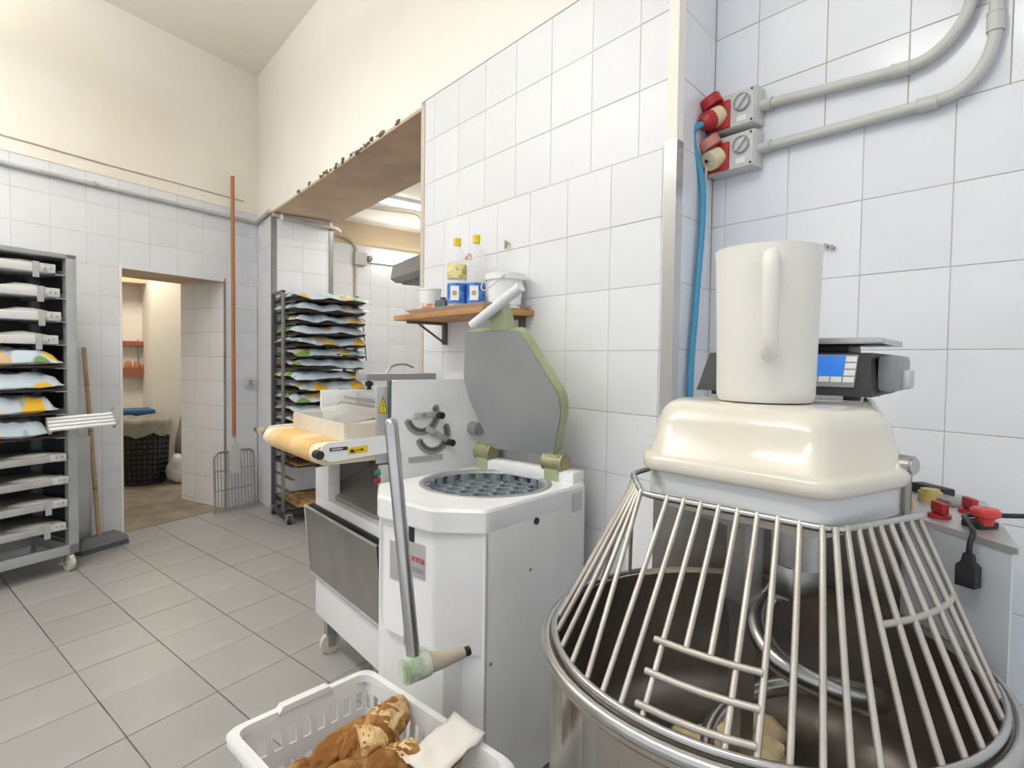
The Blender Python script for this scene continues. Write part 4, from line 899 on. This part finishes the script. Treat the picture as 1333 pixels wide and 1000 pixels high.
for k, z in enumerate(lev):
    if k < 4 or k >= 8:
        t = thing('proofing_board', f'{"white" if k < 4 else "grey floury"} proofing board on the {ORD[k]} level of the left trolley', 'board', at1(-.06, .012, z-.007), ra, 'proofing boards on the trolley')
        xe = [-.05, -.03, -.025, -.04, 0, 0, 0, 0, -.015, -.005, -.012, -.02][k]; yo = -.015 if k < 4 else -.03
        b = B(); b.bx(-.72, xe, yo, yo+.36, 0, .045 if k < 4 else .035, .004); b.obj('board_body', BOARD if k < 4 else BOARD_G, t)
        b = B(); b.bx(xe-.075, xe+.004, yo-.004, yo+.10, .002, .05 if k < 4 else .04, .003); q = b.obj('end_fitting', mat('fitting_white', (.62, .62, .61), .5, var=((.35, .35, .34), 24, .55, .65)), t)
        for dx in (-.02, -.045):
            b = B(); b.cyl((xe+dx, yo-.0075, .025), (xe+dx, yo-.003, .025), .005, seg=8); b.obj('rivet', STEEL_F, q)
        if k < 4 or k > 9:
            b = B(); b.bx(xe-.105, xe-.075, yo-.009, yo-.003, -.03, .055, .001); b.obj('clip', ALU, t, 0)
        b = B(); bmesh.ops.create_icosphere(b.bm, subdivisions=2, radius=1, matrix=Matrix.Translation((xe-.12, yo+.09, .046 if k < 4 else .034)) @ Matrix.Diagonal((.12, .06, .022 if k < 4 else .012, 1)))
        for v in b.bm.verts: v.co.z += .008*mnoise.noise(v.co*40)
        b.obj('cloth', PAPER, t, 50)
    else:
        t = thing('baking_tray', f'dark tray under a flour bag on the {ORD[k]} level of the left trolley', 'tray', at1(-.06, .012, z-.007), ra, 'trays on the trolley')
        b = B(); b.bx(-.72, -.02, 0, .35, 0, .008); b.bx(-.72, -.02, -.002, .002, 0, .014); b.obj('tray_pan', TRAY, t, 0)
        b = bagmesh(.72, .37, [.09, .09, .10, .105][k-4], k+2, .02, .012)
        o = b.obj('flour_bag', BAG, None, 50, at1([-.445, -.44, -.47, -.50][k-4], .155, z+.003), ra); tag(o, f'pale blue printed flour bag lying on the {ORD[k]} level of the left trolley', 'bag', 'flour bags on the trolley')
# slatted white insert sticking out of the trolley
ins_ = thing('slatted_insert', 'white slatted shelf insert sticking out of the left trolley', 'shelf insert', at1(-.02, -.10, lev[7]+.075), ra-.35); ins_.rotation_euler = (.5, -.05, ra-.35)
for k in range(4):
    b = B(); b.bx(-.16, .14, -.055+.034*k, -.055+.034*k+.022, 0, .012, .002); b.obj('slat', BOARD, ins_)
b = B(); b.bx(-.165, -.15, -.06, .09, -.012, 0); b.bx(.125, .14, -.06, .09, -.012, 0); b.tube([(.14, -.06, .004), (.15, -.06, .03), (.15, .09, .03), (.14, .09, .004)], .003, 6); b.obj('insert_frame', STEEL_F, ins_)
# ---- tray rack in the opening (axis aligned)
R2o = V(1.455, 4.23, 0)
r2 = thing('tray_rack', 'dark tray rack stacked with trays and flour bags in the opening', 'rack', R2o)
RX2, RY2 = .50, .50
for x in (-.052, RX2+.03):
    for y in (.20, RY2-.06):
        b = B(); b.bx(x, x+.022, y, y+.03, .04, 1.74, .002); b.obj('post', RACKD if y > .2 else STEEL_D, r2)
b = B(); b.bx(-.052, RX2+.052, .20, .23, .04, .07); b.bx(-.052, RX2+.052, RY2-.06, RY2-.03, .04, .07); b.bx(-.052, -.03, .06, RY2-.03, .04, .07); b.bx(RX2+.03, RX2+.052, .06, RY2-.03, .04, .07); b.obj('bottom_frame', RACKD, r2, 0)
b = B(); b.bx(-.052, RX2+.052, RY2-.06, RY2-.04, 1.725, 1.74); b.bx(-.052, -.03, .20, RY2-.04, 1.725, 1.74); b.bx(RX2+.03, RX2+.052, .20, RY2-.04, 1.725, 1.74); b.obj('top_frame', STEEL_D, r2, 0)
lev2 = [1.655-.0835*k for k in range(13)]
trays2 = lev2+[.515, .43, .125]
for z in trays2+[.335, .23]:
    for x in (-.030, RX2-.0):
        b = B(); b.bx(x, x+.03, .06, RY2-.01, z-.006, z-.002); b.obj('tray_rail', STEEL_D, r2, 0)
for x, y in ((-.04, .09), (RX2+.04, .09), (-.04, RY2-.045), (RX2+.04, RY2-.045)): caster(r2, (x, y), False, .022, BLACK)
trm = None
for k, z in enumerate(trays2):
    if k < 13: lab = f'dark tray under a flour bag, {ORD[k]} from the top of the tray rack'
    else: lab = ['dark tray below the bags on the tray rack, highest of three with biscuits', 'dark tray with a thin layer of biscuits, middle of three on the tray rack', 'dark tray full of golden biscuits at the bottom of the tray rack'][k-13]
    t = thing('rack_tray', lab, 'tray', R2o+V(-.02, -.01, z), 0, 'trays on the tray rack')
    if trm is None:
        b = B(); b.loft([[(.015, .015, 0), (.525, .015, 0), (.525, .525, 0), (.015, .525, 0)], [(0, 0, .018), (.54, 0, .018), (.54, .54, .018), (0, .54, .018)], [(.004, .004, .018), (.536, .004, .018), (.536, .536, .018), (.004, .536, .018)], [(.018, .018, .003), (.522, .018, .003), (.522, .522, .003), (.018, .522, .003)]]); o = b.obj('tray_pan', TRAY, t, 0); trm = o.data
    else: link('tray_pan', trm, None, t)
    if k < 13:
        b = bagmesh(.555+.02*math.sin(k*2.1), .56, [.035, .05, .045, .05, .045, .04, .055, .04, .065, .065, .055, .06, .06][k], k+20, .03, .02 if k < 8 else .014)
        o = b.obj('flour_bag', BAG, None, 50, R2o+V(.25+.008*math.sin(k*3.3), .22, z+.006), .03*math.sin(k*1.9)); tag(o, f'crumpled printed flour bag, {ORD[k]} from the top of the tray rack', 'bag', 'flour bags on the tray rack')
    else:
        b = B(); nn = 26; G = [[b.bm.verts.new((.02+.5*i/nn, .02+.5*j/nn, .005+.014*abs(mnoise.noise(V(i*.9, j*.9, k)))+(.006 if k == 15 else 0))) for i in range(nn+1)] for j in range(nn+1)]
        for j in range(nn):
            for i in range(nn): b.bm.faces.new((G[j][i], G[j][i+1], G[j+1][i+1], G[j+1][i]))
        o = b.obj('biscuits', CRISP, None, 60, R2o+V(-.02, -.01, z)); tag(o, ['layer of golden biscuits on the highest biscuit tray of the rack', 'layer of golden biscuits on the middle biscuit tray of the rack', 'layer of golden biscuits on the bottom tray of the rack'][k-13], 'biscuits', None, 'stuff')
# small red tie and strap hanging at the rack side
b = B(); b.tube(catmull([(0, 0, 0), (.006, -.004, -.08), (.018, -.004, -.2), (.028, -.004, -.30)], 4), .004, 6); hs = b.obj('hanging_strap', BLACK, None, 60, (2.012, 4.36, 1.52)); tag(hs, 'thin black strap hanging at the side of the tray rack', 'strap')
lump('red_tie', (2.016, 4.40, 1.54), .028, REDP, 'crumpled red tie on the corner of the tray rack', 'tie', None, 5)
# ================================================================ AGAINST THE LEFT WALL
bc = L(.36, -.24, 0); brm = thing('broom', 'grey-bristled push broom with wooden handle leaning by the trolley', 'broom', bc, LA+.15)
b = B(); b.loft([[(-.15, -.045, 0), (.15, -.045, 0), (.15, .05, 0), (-.15, .05, 0)], [(-.145, -.04, .03), (.145, -.04, .03), (.145, .045, .03), (-.145, .045, .03)]]); b.obj('bristles', BRISTLE, brm, 0)
b = B(); b.loft([[(-.15, -.04, .03), (.15, -.04, .03), (.15, .045, .03), (-.15, .045, .03)], [(-.145, -.03, .055), (.145, -.03, .055), (.145, .045, .055), (-.145, .045, .055)], [(-.11, .0, .085), (.11, .0, .085), (.11, .05, .085), (-.11, .05, .085)]]); b.obj('broom_head', mat('broom_block', (.20, .20, .21), .7), brm, 30)
tp = L(.365, -.03, 1.285); iv = (Matrix.Translation(bc) @ Matrix.Rotation(LA+.15, 4, 'Z')).inverted()
b = B(); b.cyl(V(.0, .025, .07), iv @ tp, .0135, .0125, 12); b.obj('handle', WOODH, brm)
for f_ in (.25, .55, .8):
    p = V(0, .025, .07).lerp(iv @ tp, f_); b = B(); b.cyl(p, p.lerp(iv @ tp, .012), .0145, seg=12); b.obj('handle_knot', mat('knot', (.26, .16, .08), .7), brm)
# metal sheet behind the trolley side
b = B(); b.bx(-.065, .065, 0, .02, 0, .72, .002); tag(b.obj('steel_sheet', RACKM, None, 30, L(.27, -.17, 0), LA), 'narrow grey steel sheet standing behind the trolley by the broom', 'sheet')
# wire oven peel
pl_ = thing('oven_grate_peel', 'wire grate peel on a long orange pole leaning in the corner', 'peel', L(1.355, -.17, .02), LA-.08)
tilt = math.radians(2.4)
def pf(x, z): return V(x, z*math.sin(tilt), z*math.cos(tilt))
b = B(); b.tube([pf(-.165, 0), pf(-.165, .42)]+[pf(-.165+.05*(1-math.cos(a)), .42+.05*math.sin(a)) for a in (.4, .8, 1.2, 1.57)]+[pf(.115, .47)]+[pf(.115+.05*math.sin(a), .42+.05*math.cos(a)) for a in (.4, .8, 1.2, 1.57)]+[pf(.165, .42), pf(.165, 0)], .0085, 8); b.obj('peel_frame', STEEL_D, pl_, 60)
for k in range(11):
    x = -.138+.0276*k; b = B(); b.cyl(pf(x, .0), pf(x, .468), .0042, seg=6); b.obj('peel_wire', STEEL_D, pl_)
for z in (.17, .325, .01):
    b = B(); b.cyl(pf(-.165, z)+V(0, .006, 0), pf(.165, z)+V(0, .006, 0), .005, seg=6); b.obj('cross_wire', STEEL_D, pl_)
b = B(); b.loft([[pf(x, z)+V(0, d, 0) for x, z in ((-.038, .30), (.038, .30), (.05, .47), (.016, .54), (.012, .60), (-.012, .60), (-.016, .54), (-.05, .47))] for d in (-.012, -.002)]); b.obj('peel_socket', LGREY, pl_, 0)
b = B(); b.cyl(pf(0, .58), pf(.045, 2.66), .0145, seg=12); b.obj('pole', POLE, pl_)
# switch
sw = thing('wall_switch', 'small grey switch box on the tiles beside the orange pole', 'switch', L(1.590, 0, 1.025), LA)
b = B(); b.box((0, -.018, 0), (.075, .036, .085), bev=.006); b.obj('switch_box', LGREY, sw)
b = B(); b.box((0, -.038, 0), (.03, .006, .045), bev=.002); b.obj('rocker', MGREY, sw)
# conduits on the left wall
pts = [L(-1.6, -.018, 2.352), L(0, -.018, 2.356), L(1.0, -.018, 2.362), L(ULC-.06, -.018, 2.366), L(ULC-.02, -.022, 2.367), V(CX-.018, 5.12, 2.37), V(CX-.018, 4.95, 2.385), V(CX-.018, 4.82, 2.40)]
t = thing('conduit_pipe', 'long grey conduit running along the top of the tiles above the doorway', 'pipe', pts[0])
b = B(); b.tube(catmull([p-pts[0] for p in pts], 5), .0155, 12); b.obj('pipe', CONDUIT, t, 60)
for u in (.45, 1.25):
    b = B(); p = L(u, -.018, 2.36)-pts[0]; b.cyl(p-LU*.012, p+LU*.012, .019, seg=12); b.obj('pipe_clip', CONDUIT_B, t)
b = B(); b.tube(catmull([L(-1.6, -.006, 2.52), L(-.1, -.006, 2.52), L(.5, -.006, 2.515), L(1.0, -.006, 2.52), L(1.55, -.006, 2.52)], 4), .0055, 6); tag(b.obj('wall_cable', CONDUIT_B, None, 60), 'thin painted cable running along the plaster above the long conduit', 'cable')
pts = [V(CX-.01, OY1-.02, 2.365), V(1.7, OY1-.022, 2.345), V(1.93, OY1-.022, 2.335), V(2.06, 4.95, 2.36), V(2.28, 5.5, 2.45), V(2.42, 5.57, 2.43), V(2.485, 5.575, 2.36), V(2.49, 5.575, 2.25), V(2.49, 5.575, 1.6), V(2.49, 5.575, 1.1)]
t = thing('conduit_pipe', 'old pinkish pipe under the lintel that bends down to the far box', 'pipe', pts[0])
b = B(); b.tube(catmull([p-pts[0] for p in pts], 5), .016, 10); b.obj('pipe', CONDUIT_B, t, 60)
for x in (1.5, 1.9):
    b = B(); b.box(V(x, OY1-.022, 2.352)-pts[0], (.02, .045, .045)); b.obj('pipe_clip', PLASTER, t, 0)
# ================================================================ NEXT ROOM
b = B(); b.box((0, -.03, 0), (.13, .06, .13), bev=.006); tag(b.obj('junction_box', LGREY, None, 30, (2.53, 5.588, 2.25)), 'pale square junction box on the far wall by the tube lamp', 'box')
b = B(); b.box((0, -.025, 0), (.10, .05, .12), bev=.006); tag(b.obj('outlet_box', MGREY, None, 30, (2.40, 5.588, 1.77)), 'grey outlet box on the far wall above the tray rack', 'box')
tl = thing('tube_lamp', 'lit fluorescent tube lamp mounted on the far wall', 'lamp', (2.86, 5.588, 2.255))
b = B(); b.bx(-.25, .5, -.04, 0, -.03, .03, .004); b.obj('lamp_base', WHITEP, tl)
b = B(); b.cyl((-.22, -.065, 0), (.48, -.065, 0), .026, seg=14); b.obj('tube', TUBE, tl)
b = B(); b.cyl((-.26, -.065, 0), (-.22, -.065, 0), .030, seg=14); b.obj('end_cap', mat('old_cap', (.40, .37, .28), .6), tl)
tl = thing('tube_lamp', 'lit fluorescent tube lamp under the next room ceiling', 'lamp', (2.75, 4.50, 2.60))
b = B(); b.bx(-.6, .6, -.03, .03, -.01, .02, .003); b.obj('lamp_base', WHITEP, tl)
b = B(); b.cyl((-.58, 0, -.035), (.58, 0, -.035), .018, seg=14); b.obj('tube', TUBE, tl)
b = B(); b.tube(catmull([(2.1, 4.86, 2.585), (2.4, 4.80, 2.585), (2.60, 4.74, 2.585), (2.70, 4.70, 2.57), (2.74, 4.68, 2.50), (2.75, 4.68, 2.3)], 5), .02, 8); tag(b.obj('ceiling_pipe', CONDUIT_B, None, 60), 'brown pipe hanging under the ceiling of the next room', 'pipe')
hd = thing('extractor_hood', 'grey metal extractor hood in the next room', 'hood', (2.62, 4.02, 1.85), math.radians(-8))
b = B(); b.loft([[(-.36, -.30, .02), (.5, -.30, .02), (.5, .30, .02), (-.36, .30, .02)], [(-.40, -.32, .05), (.5, -.32, .05), (.5, .32, .05), (-.40, .32, .05)], [(-.38, -.32, .17), (.5, -.32, .17), (.5, .32, .17), (-.38, .32, .17)], [(-.12, -.2, .25), (.5, -.2, .25), (.5, .2, .25), (-.12, .2, .25)]]); b.obj('hood_shell', mat('hood_grey', (.33, .325, .32), .5), hd, 0)
b = B(); b.bx(.2, .48, -.14, .14, .24, .77); b.obj('duct', STEEL_D, hd, 0)
for k in range(5):
    b = B(); b.bx(-.32, .5, -.26+.12*k, -.22+.12*k, .005, .02); b.obj('filter_bar', STEEL_F, hd, 0)
# ================================================================ CORRIDOR
cb = thing('black_crate', 'round black openwork crate with a sack over its rim in the corridor', 'basket', (.76, 6.62, 0))
b = B(); nb, nz = 30, 12; r0 = lambda z: .205+.03*z/.6
for k in range(nb):
    a = 2*PI*k/nb; b.tube([(r0(0)*math.cos(a), r0(0)*math.sin(a), .01), (r0(.6)*math.cos(a), r0(.6)*math.sin(a), .60)], .009, 4)
for j in range(nz+1):
    z = .012+.588*j/nz; b.tube([(r0(z)*math.cos(2*PI*k/30), r0(z)*math.sin(2*PI*k/30), z) for k in range(30)], .011, 4, closed=True)
b.obj('lattice', BASKETB, cb, 0)
b = B(); b.cyl((0, 0, .0), (0, 0, .02), .205, seg=30); b.obj('crate_floor', BASKETB, cb)
b = B(); b.lathe([(.18, .02), (.205, .56)], seg=30); b.obj('liner', mat('dark_liner', (.16, .16, .14), .8), cb, 60)
b = B(); rg = []
for r, z in ((.245, .49), (.247, .55), (.255, .60), (.24, .635), (.20, .64), (.16, .60), (.05, .56)):
    rg.append([((r+(.012*mnoise.noise(V(k*.8, z*9, 1))))*math.cos(2*PI*k/30), (r+.012*mnoise.noise(V(k*.8, z*9, 2)))*math.sin(2*PI*k/30), z+(.07 if z < .5 else .03)*mnoise.noise(V(k*.55, 3, z))) for k in range(30)])
b.loft(rg, cap=False); b.obj('sack_liner', SACK, cb, 60)
lump('plastic_bag', (1.07, 6.42, .12), .14, PBAG, 'knotted white plastic bag on the corridor floor beside the crate', 'bag', None, 3, (.95, .8, 1.1), amp=.3, freq=2)
lump('cloth_heap', (1.20, 6.78, .30), .17, SACK, 'grey cloth heap standing behind the plastic bag', 'cloth', None, 6, (.8, .7, 2.3), amp=.22, freq=1.5)
bl_ = thing('blue_bin', 'blue plastic bin behind the black crate', 'bin', (.72, 7.12, 0))
b = B(); b.loft([[(-.2, -.13, 0), (.16, -.13, 0), (.16, .13, 0), (-.2, .13, 0)], [(-.23, -.16, .64), (.18, -.16, .64), (.18, .16, .64), (-.23, .16, .64)]]); b.obj('bin_body', BLUEP, bl_, 0)
b = B(); b.bx(-.25, .2, -.18, .18, .63, .68, .01); b.obj('bin_rim', BLUEP, bl_)
wrk = thing('wall_rack', 'rust red two-tier wall rack on the corridor end wall', 'rack', (.86, 7.75, 1.0))
b = B(); b.bx(-.16, .14, -.12, 0, 0, .015); b.bx(-.16, .14, -.125, -.115, .0, .10); b.obj('lower_tray', RUST, wrk, 0)
b = B(); b.bx(-.16, .14, -.12, 0, .34, .36); b.bx(-.16, .14, -.125, -.115, .345, .395); b.obj('upper_tray', RUST, wrk, 0)
for x in (-.155, -.0, .135):
    b = B(); b.cyl((x, -.11, .1), (x, -.11, .36), .004, seg=6); b.cyl((x, -.01, 0), (x, -.01, .42), .006, seg=6); b.obj('rack_wire', STEEL_F, wrk)
for k in range(3): lump('red_packet', (.76+.085*k, 7.69, 1.045+.06), .055, mat('packet_orange', (.55, .20, .10), .6), 'small orange red packet on the lower tier of the corridor rack', 'packet', 'packets on the corridor rack', k+9, (.7, .6, 1.3), amp=.15)
# ================================================================ CEILING LAMPS OF THE BAKERY (above the view)
for y in (3.0, .6):
    tl = thing('ceiling_lamp', 'long white fluorescent ceiling fixture ' + ('above the door side of the room' if y > 1 else 'above the mixer side of the room'), 'lamp', (-.5, y, HC))
    b = B(); b.bx(-.06, .06, -.75, .75, -.52, -.48, .005); b.obj('lamp_housing', WHITEP, tl)
    for yy in (-.6, .6):
        b = B(); b.cyl((0, yy, -.48), (0, yy, 0), .006, seg=8); b.obj('hanger', STEEL_F, tl)
    for x in (-.05, .05):
        b = B(); b.cyl((x, -.72, -.54), (x, .72, -.54), .015, seg=10); b.obj('tube', TUBE, tl)
